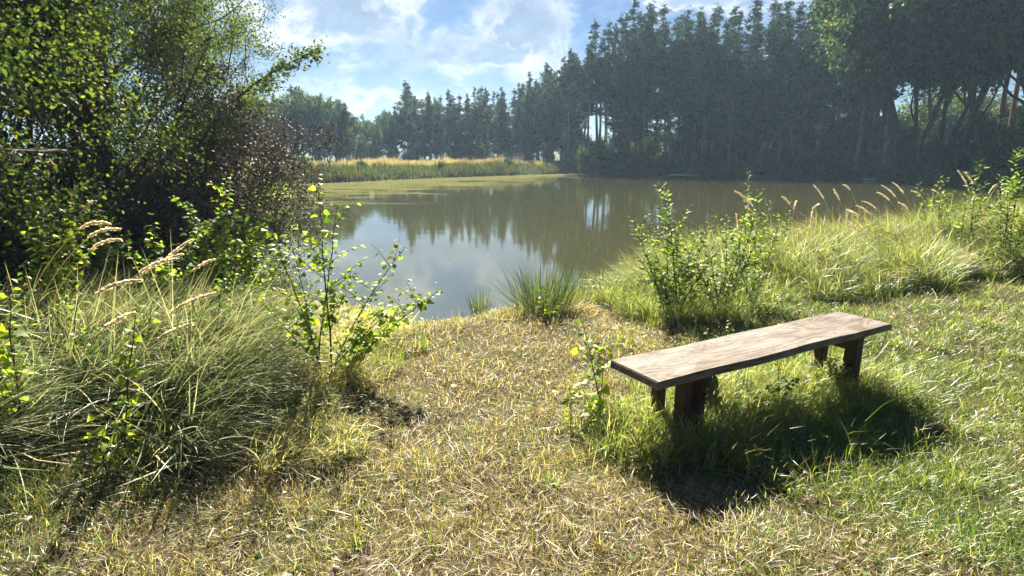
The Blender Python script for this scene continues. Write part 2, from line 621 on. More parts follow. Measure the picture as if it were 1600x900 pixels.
gx = graded(-500, 500, -6, 10, .09, 1.045)
gy = graded(-60, 600, 1.0, 13.5, .09, 1.03)
X, Y = np.meshgrid(gx, gy)
Z = hgt(X.ravel(), Y.ravel())
nx, ny = len(gx), len(gy)
i, j = np.meshgrid(np.arange(ny - 1), np.arange(nx - 1), indexing='ij')
b = (i * nx + j).ravel()
acc = Acc()
acc.add(np.stack([X.ravel(), Y.ravel(), Z], 1), np.stack([b, b + 1, b + nx + 1, b + nx], 1), (.1, .1, .1))
tag(acc.build('ground', M['soil']), kind='structure')

gx = np.arange(-30, 45, .75); gy = np.arange(5.5, 66, .75)
X, Y = np.meshgrid(gx, gy); x, y = X.ravel(), Y.ravel()
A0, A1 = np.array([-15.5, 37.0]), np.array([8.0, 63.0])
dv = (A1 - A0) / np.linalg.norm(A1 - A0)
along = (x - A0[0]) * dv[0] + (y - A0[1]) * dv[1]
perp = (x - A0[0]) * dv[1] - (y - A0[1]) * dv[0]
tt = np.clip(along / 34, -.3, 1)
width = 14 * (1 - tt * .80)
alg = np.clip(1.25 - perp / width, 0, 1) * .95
nx, ny = len(gx), len(gy)
i, j = np.meshgrid(np.arange(ny - 1), np.arange(nx - 1), indexing='ij')
b = (i * nx + j).ravel()
acc = Acc()
acc.add(np.stack([x, y, np.full_like(x, WATER)], 1), np.stack([b, b + 1, b + nx + 1, b + nx], 1), np.stack([alg, alg, alg], 1))
tag(acc.build('pond_water', M['water']), kind='structure')

# ------------------------------------------------------------------ grass (nobody could count it)
GREEN, LIME, STRAW, TAN, BROWN, DGREEN, OLIVE = (.085, .150, .030), (.21, .29, .05), (.52, .46, .29), (.34, .28, .155), (.16, .10, .055), (.035, .075, .022), (.13, .14, .045)


def scatter(n, x0, x1, y0, y1, dens=None):
    """random points, only where a camera near the photographer's could see them"""
    x = rng.uniform(x0, x1, n); y = rng.uniform(y0, y1, n)
    k = np.abs(x) < y * .98 + 1.2
    if dens is not None:
        k &= rng.uniform(size=n) < dens(x, y)
    x, y = x[k], y[k]
    return np.stack([x, y, hgt(x, y)], 1)


def pathness(x, y):
    """1 on the trodden straw-coloured ground, 0 in green turf"""
    c = 0.02 + .02 * y
    w = 1.25 + .05 * y
    v = 1 - sstep(.55, 1.5, np.abs(x - c + .3) / w)
    v = np.maximum(v, .75 * (1 - sstep(.3, 1.2, np.abs(x - 1.0) / 1.0)) * (1 - sstep(1.9, 2.7, y)))
    v = v * (.65 + .7 * vnoise(x, y, .5, 5)) + .6 * (vnoise(x, y, .8, 6) - .5)
    return np.clip(v, 0, 1)


def left_tall(x, y):
    e = -1.66 - .13 * (y - 3) + .35 * (vnoise(x, y, .7, 8) - .5)
    return (x < e) & (y > 2.6 + .2 * np.sin(x * 2.3))


def lerp_cols(p, A, B):
    return A * (1 - p[:, None]) + B * p[:, None]


acc = Acc()
for (y0, y1, n, ls, ws) in ((1.0, 3.2, 230000, 1.0, 1.0), (3.2, 6.0, 200000, 1.15, 1.35), (6.0, 14, 170000, 1.5, 2.1)):
    P = scatter(n, -y1 * .98 - 1, y1 * .98 + 1, y0, y1, lambda x, y: .25 + .95 * vnoise(x, y, .28, 9))
    x, y = P[:, 0], P[:, 1]
    sd = shore_dist(x, y)
    k = (sd > .03) & ~(left_tall(x, y) & (rng.uniform(size=len(x)) < .6))
    P, x, y, sd = P[k], x[k], y[k], sd[k]
    p = pathness(x, y)
    m_ = len(P)
    col = np.where((rng.uniform(size=m_) < p * .72 + .10 + .25 * (vnoise(x, y, .4, 77) - .5))[:, None], pick([STRAW, TAN, BROWN, OLIVE], [4.5, 3, 2.0, 2.2], m_), pick([GREEN, LIME, OLIVE, DGREEN], [3.5, 3.2, 1.6, 1], m_))
    clump = vnoise(x, y, .22, 12)
    L = rng.gamma(6, .0105, m_) * ls * (1.1 - .45 * p) * (.6 + 1.1 * clump ** 1.5)
    # longer grass in the lee of the bench
    bx = ((x - 1.7) * .86 + (y - 3.3) * .48); by = (-(x - 1.7) * .48 + (y - 3.3) * .86)
    ub = np.exp(-(bx / 1.15) ** 4 - ((by + .05) / .38) ** 2)
    L = L * (1 + 1.3 * ub)
    blades(acc, P, rng.uniform(0, 2 * pi, m_), L, rng.uniform(.0018, .0042, m_) * ws, rng.uniform(.1, 1.2, m_), rng.uniform(.0, 1.3, m_), col, K=3, flat=rng.uniform(.0, .03, m_), sway=.5)
tag(acc.build('mown_grass', M['grass'], smooth=False), 'short mown turf with green and straw coloured blades covering the bank', 'grass', kind='stuff')

# loose straw lying flat
acc = Acc()
for (y0, y1, n, ws) in ((1.0, 3.4, 56000, 1.0), (3.4, 8.0, 44000, 1.5)):
    P = scatter(n, -y1 - 1, y1 + 1, y0, y1, lambda x, y: .10 + 1.0 * pathness(x, y) * (.4 + vnoise(x, y, .3, 21)))
    P = P[shore_dist(P[:, 0], P[:, 1]) > .15]
    m_ = len(P)
    P[:, 2] += rng.uniform(.004, .05, m_)
    flow = vnoise(P[:, 0], P[:, 1], .5, 14) * 2 * pi * 1.6
    az = np.where(rng.uniform(size=m_) < .55, flow + rng.normal(0, .35, m_), rng.uniform(0, 2 * pi, m_))
    blades(acc, P, az, rng.gamma(4, .0155, m_), rng.uniform(.0011, .0027, m_) * ws, rng.uniform(1.2, 1.62, m_), rng.normal(0, .45, m_), pick([STRAW, (.52, .46, .28), TAN, BROWN, OLIVE], [5, 2.5, 2.5, 1, 1], m_), K=3, flat=rng.uniform(0, .02, m_), sway=.35)
tag(acc.build('dry_straw', M['straw'], smooth=False), 'loose dry straw clippings lying on the trodden ground down to the water', 'straw', kind='stuff')


def tussock_field(centres, nb, L, lean_az, lean, bend, cols, wts, rad, w, K=8, spread=.9, layer=.20):
    a = Acc()
    for (cx, cy, s) in centres:
        n = int(nb * s)
        r = rad * s * np.sqrt(rng.uniform(size=n)); th = rng.uniform(0, 2 * pi, n)
        P = np.stack([cx + r * np.cos(th), cy + r * np.sin(th)], 1)
        z = hgt(P[:, 0], P[:, 1])
        P = np.concatenate([P, z[:, None]], 1)
        ln = L * s * rng.uniform(.45, 1.15, n)
        az = np.where(rng.uniform(size=n) < spread, lean_az + rng.normal(0, .55, n), rng.uniform(0, 2 * pi, n))
        c = pick(cols, wts, n)
        tip = np.where((rng.uniform(size=n) < .45)[:, None], np.array(STRAW)[None] * rng.uniform(.7, 1.1, (n, 1)), c)
        blades(a, P, az, ln, rng.uniform(.6, 1.3, n) * w, np.abs(rng.normal(lean, .3, n)), rng.normal(bend, .4, n), c, K=K, flat=rng.uniform(.02, layer, n) * s, tipcol=tip, sway=.4)
    return a


# long fallen grass on the left, combed towards the path
cs = []
while len(cs) < 230:
    x, y = rng.uniform(-6.5, -1.0), rng.uniform(2.1, 7.2)
    d = shore_dist(x, y)[0]
    if left_tall(np.array([x]), np.array([y]))[0] and abs(x) < y * .98 + .9 and d > .05:
        cs.append((x, y, rng.uniform(.65, 1.1) * (0.8 + .25 * min(1, (-x - 1) / 1.2)) * (.5 + .5 * min(1, d / 2.2)) * (1 - .22 * max(0, y - 4.0))))
a = tussock_field(cs, 245, .86, -.42, 1.02, .65, [(.070, .12, .042), (.14, .20, .075), (.34, .36, .20), (.025, .055, .02), (.50, .50, .34)], [3.4, 3.2, 2.0, 3.6, 1.3], .20, .0074, spread=.97, layer=.30)
tag(a.build('long_grass', M['long'], smooth=False), 'long pale green grass fallen over in combed swathes left of the path', 'grass', kind='stuff')

# drier, shorter tufts between the long grass and the path
cs = []
while len(cs) < 210:
    x, y = rng.uniform(-4, -.7), rng.uniform(2.6, 6.9)
    e = -1.66 - .13 * (y - 3)
    if e - .3 < x < e + .75 + .25 * vnoise(x, y, .5, 19) and shore_dist(x, y)[0] > .02:
        cs.append((x, y, rng.uniform(.35, .75)))
a = tussock_field(cs, 200, .40, -.4, .5, 1.1, [(.12, .18, .05), (.22, .27, .09), (.50, .45, .26), (.05, .09, .028), (.60, .55, .36)], [3, 3, 3, 1.6, 2.0], .2, .0042, K=5, spread=.7)
tag(a.build('dry_tufts', M['grass'], smooth=False), 'pale half dry grass tufts between the combed long grass and the path', 'grass', kind='stuff')

# long grass along the right bank
cs = []
while len(cs) < 1000:
    x, y = rng.uniform(.5, 14), rng.uniform(5.5, 14)
    d = shore_dist(x, y)[0]
    edge = 5.35 + .33 * (x - .8) + .5 * (vnoise(x, y, .8, 61) - .5)
    if .03 < d and x < y * .98 + 1.2 and y > edge and (x > 1.0 or d < .35):
        far_ = min(1, max(0, (x - .9) / 1.8))
        cs.append((x, y, rng.uniform(.7, 1.0) * (.45 + .95 * vnoise(x, y, .75, 62)) * (.55 + .45 * far_) * (.55 + .45 * min(1, (y - edge) / .8)) * (1 + .25 * min(1, max(0, x - 4) / 3))))
a = tussock_field(cs, 230, .70, 2.6, .22, 1.15, [(.085, .165, .032), (.14, .23, .042), (.30, .34, .14), (.030, .07, .022), (.48, .46, .30)], [4, 2.8, .9, 3.0, .7], .26, .0065, K=6, spread=.45)
tag(a.build('bank_grass', M['grass'], smooth=False), 'long green grass in mounds along the right bank behind the bench', 'grass', kind='stuff')

# leafy weeds mixed into the bank grass
acc = Acc()
P = scatter(60000, .6, 13, 5.5, 13.5, lambda x, y: np.clip(2.6 * (vnoise(x, y, .6, 71) - .56), 0, 1))
d = shore_dist(P[:, 0], P[:, 1])
P = P[(d > .05) & (P[:, 1] > 5.35 + .33 * (P[:, 0] - .8))]
n = len(P); P[:, 2] += rng.uniform(.05, .52, n) * (.5 + vnoise(P[:, 0], P[:, 1], .4, 72)); th = rng.uniform(0, 2 * pi, n)
leaves(acc, P, np.stack([np.cos(th), np.sin(th), rng.uniform(-.3, .6, n)], 1), np.stack([rng.normal(0, .5, n), rng.normal(0, .5, n), np.ones(n)], 1), rng.uniform(.025, .055, n), pick([(.07, .13, .03), (.13, .20, .04), (.04, .08, .022), (.22, .25, .08)], [3, 2.5, 2, .6], n), OVAL)
tag(acc.build('bank_weeds', M['leaf']), 'small leafy weeds tangled through the long grass of the right bank', 'weeds', kind='stuff')

# grass tufts left standing here and there in the mown turf
cs = [(*G(px, py)[:2], s) for px, py, s in ((390, 690, .42), (420, 640, .35), (610, 575, .5), (660, 545, .4), (545, 560, .6), (500, 560, .6), (1175, 740, .45), (1130, 700, .5), (1230, 770, .35),
      (1420, 690, .4), (1350, 610, .5), (1380, 590, .5), (980, 540, .4), (1010, 460, .5), (905, 470, .45), (940, 640, .5), (990, 660, .55), (1060, 680, .5), (1200, 640, .55), (1290, 640, .5),
      (1250, 600, .5), (1000, 610, .5), (900, 620, .4), (1480, 520, .4), (1560, 620, .35), (1500, 760, .35), (1000, 490, .8), (1025, 500, .9), (1060, 505, .8), (1090, 500, .95), (1120, 500, .9), (1150, 495, 1.0), (1180, 480, 1.0), (1210, 470, 1.0), (1100, 470, 1.1), (1040, 470, 1.0), (970, 480, .8), (945, 475, .75), (1150, 460, 1.1), (1240, 460, .9), (820, 455, .4), (560, 850, .3), (860, 760, .3), (250, 760, .5), (300, 720, .5))]
for _ in range(130):
    u_, v_ = rng.uniform(-1.2, 1.2), rng.uniform(-.33, .3)
    cs.append((1.53 + .87 * u_ - .49 * v_, 3.40 + .49 * u_ + .87 * v_, rng.uniform(.35, .72)))
for u0, v0 in ((-.78, -.24), (-.70, -.26), (-.62, -.22), (-.85, -.15), (-.9, .05), (-.74, -.34), (.74, -.24), (.84, -.2), (.66, -.22), (.9, -.05), (.78, -.3), (-.55, -.15), (.55, -.1)):
    cs.append((1.53 + .87 * u0 - .49 * v0, 3.40 + .49 * u0 + .87 * v0, rng.uniform(.5, .68)))
for _ in range(150):
    x, y = rng.uniform(1.0, 9), rng.uniform(2, 9)
    if x < y * .98 + .5 and shore_dist(x, y)[0] > .5:
        cs.append((x, y, rng.uniform(.18, .38)))
a = tussock_field(cs, 150, .42, -1.2, .2, 1.0, [(.10, .17, .03), (.17, .25, .045), (.30, .30, .12)], [3, 3, 1], .22, .005, K=5, spread=.3)
tag(a.build('grass_tufts', M['grass'], smooth=False), 'scattered taller green tufts growing out of the mown turf round the bench', 'grass', kind='stuff')

# fallen leaves on the trodden ground, and a few on the water
acc = Acc()
P = scatter(700, -5, 7, 1.2, 8)
P = P[shore_dist(P[:, 0], P[:, 1]) > .2]
n = len(P); P[:, 2] += rng.uniform(.02, .06, n); th = rng.uniform(0, 2 * pi, n)
leaves(acc, P, np.stack([np.cos(th), np.sin(th), rng.uniform(-.2, .4, n)], 1), np.stack([rng.normal(0, .4, n), rng.normal(0, .4, n), np.ones(n)], 1), rng.uniform(.02, .045, n), pick([(.16, .09, .045), (.28, .18, .08), (.10, .055, .03), (.38, .3, .1)], [3, 2, 2, .6], n), BIRCH, curl=.3)
tag(acc.build('fallen_leaves', M['dry_leaf']), 'small brown fallen leaves scattered over the trodden ground', 'leaves', kind='stuff')
acc = Acc()
x = rng.uniform(-6, 12, 420); y = rng.uniform(7, 30, 420)
k = shore_dist(x, y) < -.1; x, y = x[k], y[k]; n = len(x); th = rng.uniform(0, 2 * pi, n)
leaves(acc, np.stack([x, y, np.full(n, WATER + .004)], 1), np.stack([np.cos(th), np.sin(th), np.zeros(n)], 1), np.tile([0, 0, 1.0], (n, 1)), rng.uniform(.02, .05, n), pick([(.25, .22, .08), (.14, .10, .05), (.3, .3, .12)], [1, 1, 1], n), OVAL, 0, 0)
tag(acc.build('floating_leaves', M['dry_leaf']), 'specks of leaves floating on the open pond', 'leaves', kind='stuff')

# small broad-leaved ground cover
acc = Acc()
P = scatter(60000, -7, 9, 1.1, 9, lambda x, y: np.clip(1.25 * (vnoise(x, y, .45, 31) - .50), 0, 1) * (1.25 - pathness(x, y)) * 1.6)
P = P[shore_dist(P[:, 0], P[:, 1]) > .2]
n = len(P)
P[:, 2] += rng.uniform(.01, .09, n)
th = rng.uniform(0, 2 * pi, n)
leaves(acc, P, np.stack([np.cos(th), np.sin(th), rng.uniform(-.2, .5, n)], 1), np.stack([rng.normal(0, .4, n), rng.normal(0, .4, n), np.ones(n)], 1), rng.uniform(.014, .034, n), pick([(.05, .11, .025), (.10, .17, .04), (.16, .20, .05)], [3, 3, 1], n), OVAL)
tag(acc.build('ground_cover', M['leaf']), 'low clover-like leaves creeping through the mown turf', 'ground cover', kind='stuff')

# tan tall grass on the far bank
acc = Acc()
n = 90000
u = rng.uniform(0, 1, n)
f0 = np.array([(-30, 30), (-15.5, 37), (-11, 43), (-5.4, 50), (6, 61), (8, 62)], float)
seg = np.cumsum([0] + [np.linalg.norm(f0[i + 1] - f0[i]) for i in range(5)]); seg /= seg[-1]
bx = np.interp(u, seg, f0[:, 0]); by = np.interp(u, seg, f0[:, 1])
off = rng.uniform(0, 1, n) ** 1.2 * 16
x = bx - .70 * off; y = by + .72 * off
d = shore_dist(x, y)
k = d > .05
x, y, d = x[k], y[k], d[k]
P = np.stack([x, y, hgt(x, y)], 1); m_ = len(P)
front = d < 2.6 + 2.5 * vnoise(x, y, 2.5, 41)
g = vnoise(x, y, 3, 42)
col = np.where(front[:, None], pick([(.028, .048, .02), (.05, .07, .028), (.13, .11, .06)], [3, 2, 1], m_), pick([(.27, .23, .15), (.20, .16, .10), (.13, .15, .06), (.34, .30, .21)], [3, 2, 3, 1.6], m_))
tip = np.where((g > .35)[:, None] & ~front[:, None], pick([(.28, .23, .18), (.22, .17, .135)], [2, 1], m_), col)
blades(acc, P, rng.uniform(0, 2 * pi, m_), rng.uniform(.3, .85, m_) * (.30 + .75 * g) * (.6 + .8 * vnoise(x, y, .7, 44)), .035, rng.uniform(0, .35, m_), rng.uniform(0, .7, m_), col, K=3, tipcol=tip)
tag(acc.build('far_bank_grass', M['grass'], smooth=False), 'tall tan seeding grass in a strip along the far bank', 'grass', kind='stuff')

# undergrowth on the right-hand far shore and forest floor
acc = Acc()
n = 70000
f0 = np.array([(6, 61), (12, 60), (17, 57), (22, 51), (27, 44.5), (31, 40), (34, 33), (40, 30)], float)
seg = np.cumsum([0] + [np.linalg.norm(f0[i + 1] - f0[i]) for i in range(len(f0) - 1)]); seg /= seg[-1]
u = rng.uniform(0, 1, n)
x = np.interp(u, seg, f0[:, 0]) + rng.uniform(0, 1, n) ** 1.4 * 14; y = np.interp(u, seg, f0[:, 1]) + rng.uniform(-.5, 1, n) * 8
k = shore_dist(x, y) > .1
x, y = x[k], y[k]
P = np.stack([x, y, hgt(x, y)], 1); m_ = len(P)
hh = .25 + .9 * vnoise(x, y, 2.0, 51) ** 2
P[:, 2] += rng.uniform(0, 1, m_) * hh
D = rng.normal(size=(m_, 3)); D[:, 2] = np.abs(D[:, 2])
leaves(acc, P, D, rng.normal(size=(m_, 3)), rng.uniform(.10, .24, m_), pick([(.05, .065, .022), (.08, .07, .035), (.045, .07, .02)], [3, 2, 2], m_), RHOMB)
tag(acc.build('undergrowth', M['tree_leaf']), 'dark low undergrowth covering the forest floor behind the far shore', 'undergrowth', kind='stuff')

#@@OBJECTS
# ------------------------------------------------------------------ bench
A = G(1070, 640)
ang = math.atan2(3.74 - 2.72, 2.52 - 0.71)
PL, PW, PT, SEAT = 2.07, .37, .045, .45


def place_bench():
    root = empty('park_bench', (1.53, 3.40, 0), ang)
    tag(root, 'low bench of one weathered brown plank on dark posts at the right of the path', 'bench')

    def box(name, x0, x1, y0, y1, z0, z1, mat, bev=.006, sub=0, rot=0.0, wob=0.0):
        import bmesh
        bm = bmesh.new()
        bmesh.ops.create_cube(bm, size=1)
        for v_ in bm.verts:
            v_.co = Vector(((x1 if v_.co.x > 0 else x0), (y1 if v_.co.y > 0 else y0), (z1 if v_.co.z > 0 else z0)))
        if sub:
            es = [e for e in bm.edges if abs(e.verts[0].co.x - e.verts[1].co.x) > .01]
            bmesh.ops.subdivide_edges(bm, edges=es, cuts=sub)
        if wob:
            for v_ in bm.verts:
                v_.co.y += wob * math.sin(v_.co.x * 7.3 + (2 if v_.co.y > 0 else 0)) + random.uniform(-.3, .3) * wob
                v_.co.z += wob * .5 * math.sin(v_.co.x * 3.1)
        bmesh.ops.bevel(bm, geom=[e for e in bm.edges if len(e.link_faces) == 2 and e.calc_face_angle() > .5], offset=bev, segments=2, affect='EDGES')
        if rot:
            cx, cy = (x0 + x1) / 2, (y0 + y1) / 2
            bmesh.ops.rotate(bm, verts=bm.verts, cent=(cx, cy, 0), matrix=__import__('mathutils').Matrix.Rotation(rot, 3, 'Z'))
        me = bpy.data.meshes.new(name); bm.to_mesh(me); bm.free()
        me.materials.append(mat)
        o = bpy.data.objects.new(name, me)
        COL.objects.link(o); o.parent = root
        return o
    box('seat', -PL / 2, PL / 2, -PW / 2, PW / 2, SEAT - PT, SEAT, M['plank'], .005, 22, 0, .005)
    zt = SEAT - PT - .002
    # near end: two posts and a reddish pair of boards; far end: two broader posts
    box('leg', -.77, -.71, .075, .14, -.15, zt, M['post'])
    box('leg', -.785, -.72, -.135, -.055, -.15, zt, M['post'], rot=.05)
    box('leg', .73, .81, -.14, -.06, -.15, zt, M['post'], rot=-.04)
    box('leg', .71, .775, .07, .14, -.15, zt, M['post'])
    b1 = box('crossbar', -.695, -.665, -.16, .16, zt - .09, zt, M['post'])
    box('crossbar', .665, .697, -.155, .15, zt - .09, zt, M['post'])
    box('side_board', -.705, -.685, -.165, -.05, -.12, zt - .095, M['post']).data.name = 'side_board'
    box('side_board', -.66, -.645, -.15, -.11, -.12, zt, M['post'])
    return root


place_bench()
# dark green board with a peaked top leaning under the seat
a = Acc()
pts = np.array([(-.10, 0), (.13, 0), (.12, .22), (.02, .33), (-.10, .26)])
V = [(p[0], 0, p[1]) for p in pts] + [(p[0], .022, p[1]) for p in pts]
a.add(V, [(0, 1, 2, 3)], (.1, .1, .1)); a.F.append(np.array([(0, 3, 4)])); a.F.append(np.array([(5, 8, 7, 6)])); a.F.append(np.array([(5, 9, 8)]))
a.F.append(np.array([(i, 5 + i, 5 + (i + 1) % 5, (i + 1) % 5) for i in range(5)]))
o = a.build('wooden_board', M['greenboard'], None, (1.14, 3.27, h1(1.14, 3.27) - .01), smooth=False)
o.rotation_euler = (R(-8), 0, .35)
tag(o, 'small dark green board with a peaked top standing in the shade under the bench', 'board')

# ------------------------------------------------------------------ plants


def curve_stem(p0, az, h, lean, bend, m=10, wob=.02):
    s = np.linspace(0, 1, m)
    th = lean + bend * s
    ds = h / (m - 1)
    x = np.concatenate([[0], np.cumsum(np.sin(th[:-1]) * ds)])
    z = np.concatenate([[0], np.cumsum(np.cos(th[:-1]) * ds)])
    w = np.cumsum(rng.normal(0, wob, m)) * ds * 3
    return np.stack([p0[0] + x * math.cos(az) - w * math.sin(az), p0[1] + x * math.sin(az) + w * math.cos(az), p0[2] + z], 1)


def lerp_path(path, t):
    t = np.clip(np.asarray(t), 0, 1) * (len(path) - 1)
    i = np.minimum(t.astype(int), len(path) - 2)
    f = (t - i)[:, None]
    return path[i] * (1 - f) + path[i + 1] * f, unit(path[i + 1] - path[i])


def sapling(loc, stems, label, cat='sapling', name='sapling', kind='birch', cols=None, seed=0, group=None, leaf=0.068, dens=26, twigs=6, start=.25):
    """a young broad-leaved shoot: stems = [(heading, height, lean, bend)]; parts stem and foliage"""
    root = empty(name, loc)
    tag(root, label, cat, group)
    st, fo = Acc(), Acc()
    cols = cols or ([(.10, .17, .03), (.20, .27, .04), (.055, .10, .025), (.30, .30, .05)], [3, 3, 2, .5])
    shape = {'birch': BIRCH, 'lance': LANCE, 'oval': OVAL}[kind]
    for (az, h, ln, bd) in stems:
        p0 = np.array([rng.normal(0, .035), rng.normal(0, .035), -.02])
        path = curve_stem(p0, az, h, ln, bd, 12)
        tube(st, path, np.linspace(.0055, .0016, 12) * (h ** .5 + .2), (.1, .08, .05), 5)
        paths = [(path, start, dens * h, 1.0)]
        for _ in range(int(twigs * h * (1.0 if kind == 'lance' else 1.35))):
            t = rng.uniform(start, .9)
            q, dd = lerp_path(path, [t])
            ta = rng.uniform(0, 2 * pi)
            tl = h * rng.uniform(.14, .34) * (1.1 - t * .6)
            tp = curve_stem(q[0], ta, tl, rng.uniform(.5, 1.0), rng.uniform(-.3, .4), 7)
            tube(st, tp, np.linspace(.0028, .001, 7), (.1, .08, .05), 4)
            paths.append((tp, .15, dens * tl * 1.2, .85))
        for (pp, s0, nl, sc) in paths:
            nl = max(4, int(nl * (1.0 if kind == 'lance' else 1.5)))
            t = np.linspace(s0, 1.0, nl)
            q, dd = lerp_path(pp, t)
            if kind == 'lance':
                th = np.arange(nl) * 2.4 + rng.uniform(0, 6)
            else:
                th = np.arange(nl) * pi + rng.normal(0, .7, nl) + rng.uniform(0, 6)
            out = np.stack([np.cos(th), np.sin(th), np.zeros(nl)], 1)
            if kind == 'lance':
                D = out + dd * rng.uniform(.5, .9, (nl, 1))
                Nn = dd - out * .5 + rng.normal(0, .15, (nl, 3))
            else:
                D = out * .9 + dd * .3 + np.array([0, 0, -.25])[None] + rng.normal(0, .25, (nl, 3))
                Nn = np.array([0, 0, 1.0])[None] + rng.normal(0, .45, (nl, 3))
            pet = .010 if kind == 'lance' else .018
            sz = leaf * sc * rng.uniform(.65, 1.15, nl) * (1 - .35 * np.maximum(0, t - .75) / .25)
            q2 = q + out * pet
            leaves(fo, q2, D, Nn, sz, pick(*cols, nl), shape, fold=.15, curl=.2)
            if kind != 'lance':      # petioles
                for k_ in range(nl):
                    tube(st, np.array([q[k_], q2[k_] + unit(D[k_]) * sz[k_] * .1]), .0009, (.1, .08, .05), 3)
    st.build('stem', M['twig'], root)
    fo.build('foliage', M['leaf'], root)
    return root


def on(px, py):
    return G(px, py)


YEL = ([(.22, .29, .035), (.32, .36, .05), (.12, .19, .03)], [3, 2, 2])
sapling(on(508, 598), [(1.9, 1.42, .06, .08), (1.2, 1.25, .2, .15), (.5, 1.1, .45, .3), (2.9, 1.15, .25, .1), (.2, .75, .7, .2), (3.3, .8, .5, .2), (2.4, 1.0, .2, .1)], 'tallest young birch at the left of the path, its leafy twigs over the water', leaf=0.062, dens=17, twigs=6, cols=([(.12, .19, .03), (.24, .30, .04), (.07, .12, .025), (.36, .36, .06)], [3, 3, 1.5, .6]))
sapling(on(535, 590), [(.1, .95, .75, .25), (.6, .6, .4, .3), (-.4, .4, .3, .3), (.0, .7, .5, .4)], 'young birch shoot leaning right over the water edge, a few leaves yellow', leaf=0.068, cols=YEL, dens=22)
sapling(on(175, 745), [(1.2, .82, .18, .12), (2.2, .35, .4, .3), (.3, .35, .4, .2)], 'lone thin birch shoot with scattered bright leaves in the fallen grass, lower left', leaf=0.058, cols=YEL, dens=20, twigs=5, start=.1)
sapling(on(60, 700), [(1.9, .9, .15, .15), (2.8, .7, .3, .2)], 'yellow-green birch shoot at the left edge of the picture', leaf=0.070, cols=YEL, dens=18, start=.3)
sapling(at(345, 5.9), [(1.2, 1.35, .1, .15), (2.6, 1.2, .3, .3), (.3, 1.1, .3, .3), (1.7, 1.0, .1, .1), (5.5, .9, .4, .3), (3.5, .8, .4, .2)], 'dense leafy birch bush between the fallen grass and the withered branches', 'shrub', 'birch_shrub', leaf=0.074, dens=24, twigs=9)
sapling(at(250, 5.3), [(2.0, .95, .2, .2), (.8, 1.0, .3, .2), (3.0, .8, .3, .2), (5, .7, .3, .2)], 'low birch bush in front of the dark hollow at the left', 'shrub', 'birch_shrub', leaf=0.074, dens=22, twigs=8)
sapling(at(385, 5.8), [(1.0, .9, .2, .2), (2.0, 1.05, .2, .1), (.2, .8, .4, .2), (4, .6, .4, .2)], 'birch bush with dull green leaves at the water edge left of the tallest young birch', 'shrub', 'birch_shrub', leaf=0.068, dens=26, twigs=9)
sapling(at(60, 5.0), [(1.0, 1.15, .15, .2), (2.0, 1.25, .2, .1), (.2, .9, .4, .2), (.7, 1.0, .2, .3)], 'birch bush with broad sunlit leaves among the seed heads at the far left', 'shrub', 'birch_shrub', leaf=0.081, cols=YEL, dens=18, twigs=6)
sapling(at(140, 6.2), [(1.0, .95, .15, .2), (2.0, 1.05, .2, .1), (.2, .8, .4, .2)], 'low leafy bush half hidden behind the tan seed heads at the left', 'shrub', 'birch_shrub', leaf=0.074, dens=22, twigs=8)
sapling(on(925, 655), [(2.0, .62, .3, .35), (1.2, .45, .25, .3), (2.8, .3, .3, .2)], 'bright yellow-green shoot climbing beside the near end of the bench', leaf=0.068, cols=YEL, dens=18, twigs=4, start=.2)
sapling(on(905, 690), [(1.5, .3, .1, .3), (.2, .28, .4, .3)], 'small weed with light leaves in front of the near end of the bench', 'weed', 'weed_plant', leaf=.035, cols=YEL, dens=40, start=.1)
sapling(on(850, 500), [(1.2, .32, .3, .4), (.1, .2, .5, .3)], 'small shoot with a few yellow leaves in front of the dark rushes', leaf=0.074, cols=YEL, dens=20)
for px, py, lab in ((1200, 640, 'leafy weed growing in the shade below the middle of the bench'), (1290, 615, 'leafy weed growing in the shade by the far end of the bench'), (1130, 560, 'bushy weed seen through the gap behind the bench plank')):
    sapling(on(px, py), [(1.5, .32, .1, .3), (.2, .28, .4, .3), (3, .3, .4, .3), (4.5, .26, .4, .3)], lab, 'weed', 'weed_plant', leaf=.035, dens=50, start=.1, twigs=14)

for px, py, hs_, lab in ((35, 560, .75, 'leafy birch shoot among the fallen grass below the seed heads, left edge'), (245, 600, .6, 'small green birch shoot in the middle of the fallen grass'),
                        (330, 560, .62, 'small birch shoot where the fallen grass meets the tallest young birch'), (115, 610, .7, 'bright birch shoot rising left of the lone thin one')):
    sapling(on(px, py), [(1.2, hs_, .15, .2), (2.4, hs_ * .7, .35, .2), (.2, hs_ * .75, .4, .2)], lab, leaf=.055, dens=20, twigs=5, start=.2)
WIL = ([(.10, .16, .035), (.16, .22, .05), (.06, .10, .03), (.25, .30, .08)], [3, 3, 2, 1])
sapling(on(1050, 492), [(2.6, 1.32, .12, .05), (1.6, 1.1, .05, .12), (3.0, 1.05, .32, .1), (.4, 1.0, .3, .1), (1.0, .9, .12, .1), (3.4, .85, .5, .2), (.1, .85, .45, .2), (5, .6, .2, .2), (2.5, .85, .3, .1), (.7, .9, .35, .1), (3.1, .8, .45, .1), (4.2, .5, .3, .3), (5.6, .6, .4, .2), (.0, .6, .55, .3)], 'bushy willow with upright shoots, first and widest bush behind the bench', 'shrub', 'willow_shrub', 'lance', WIL, leaf=.08, dens=44, twigs=10, start=.2)
sapling(on(1125, 492), [(.5, 1.25, .28, .05), (1.4, .95, .1, .1), (2.4, .7, .2, .1), (5.2, .6, .2, .2), (.2, .8, .3, .1), (3.2, .7, .4, .1), (4.5, .5, .3, .2), (1.0, .9, .4, .1), (.0, .6, .6, .2)], 'lower willow bush beside the widest one, leaning right', 'shrub', 'willow_shrub', 'lance', WIL, leaf=.075, dens=44, twigs=9, start=.2)
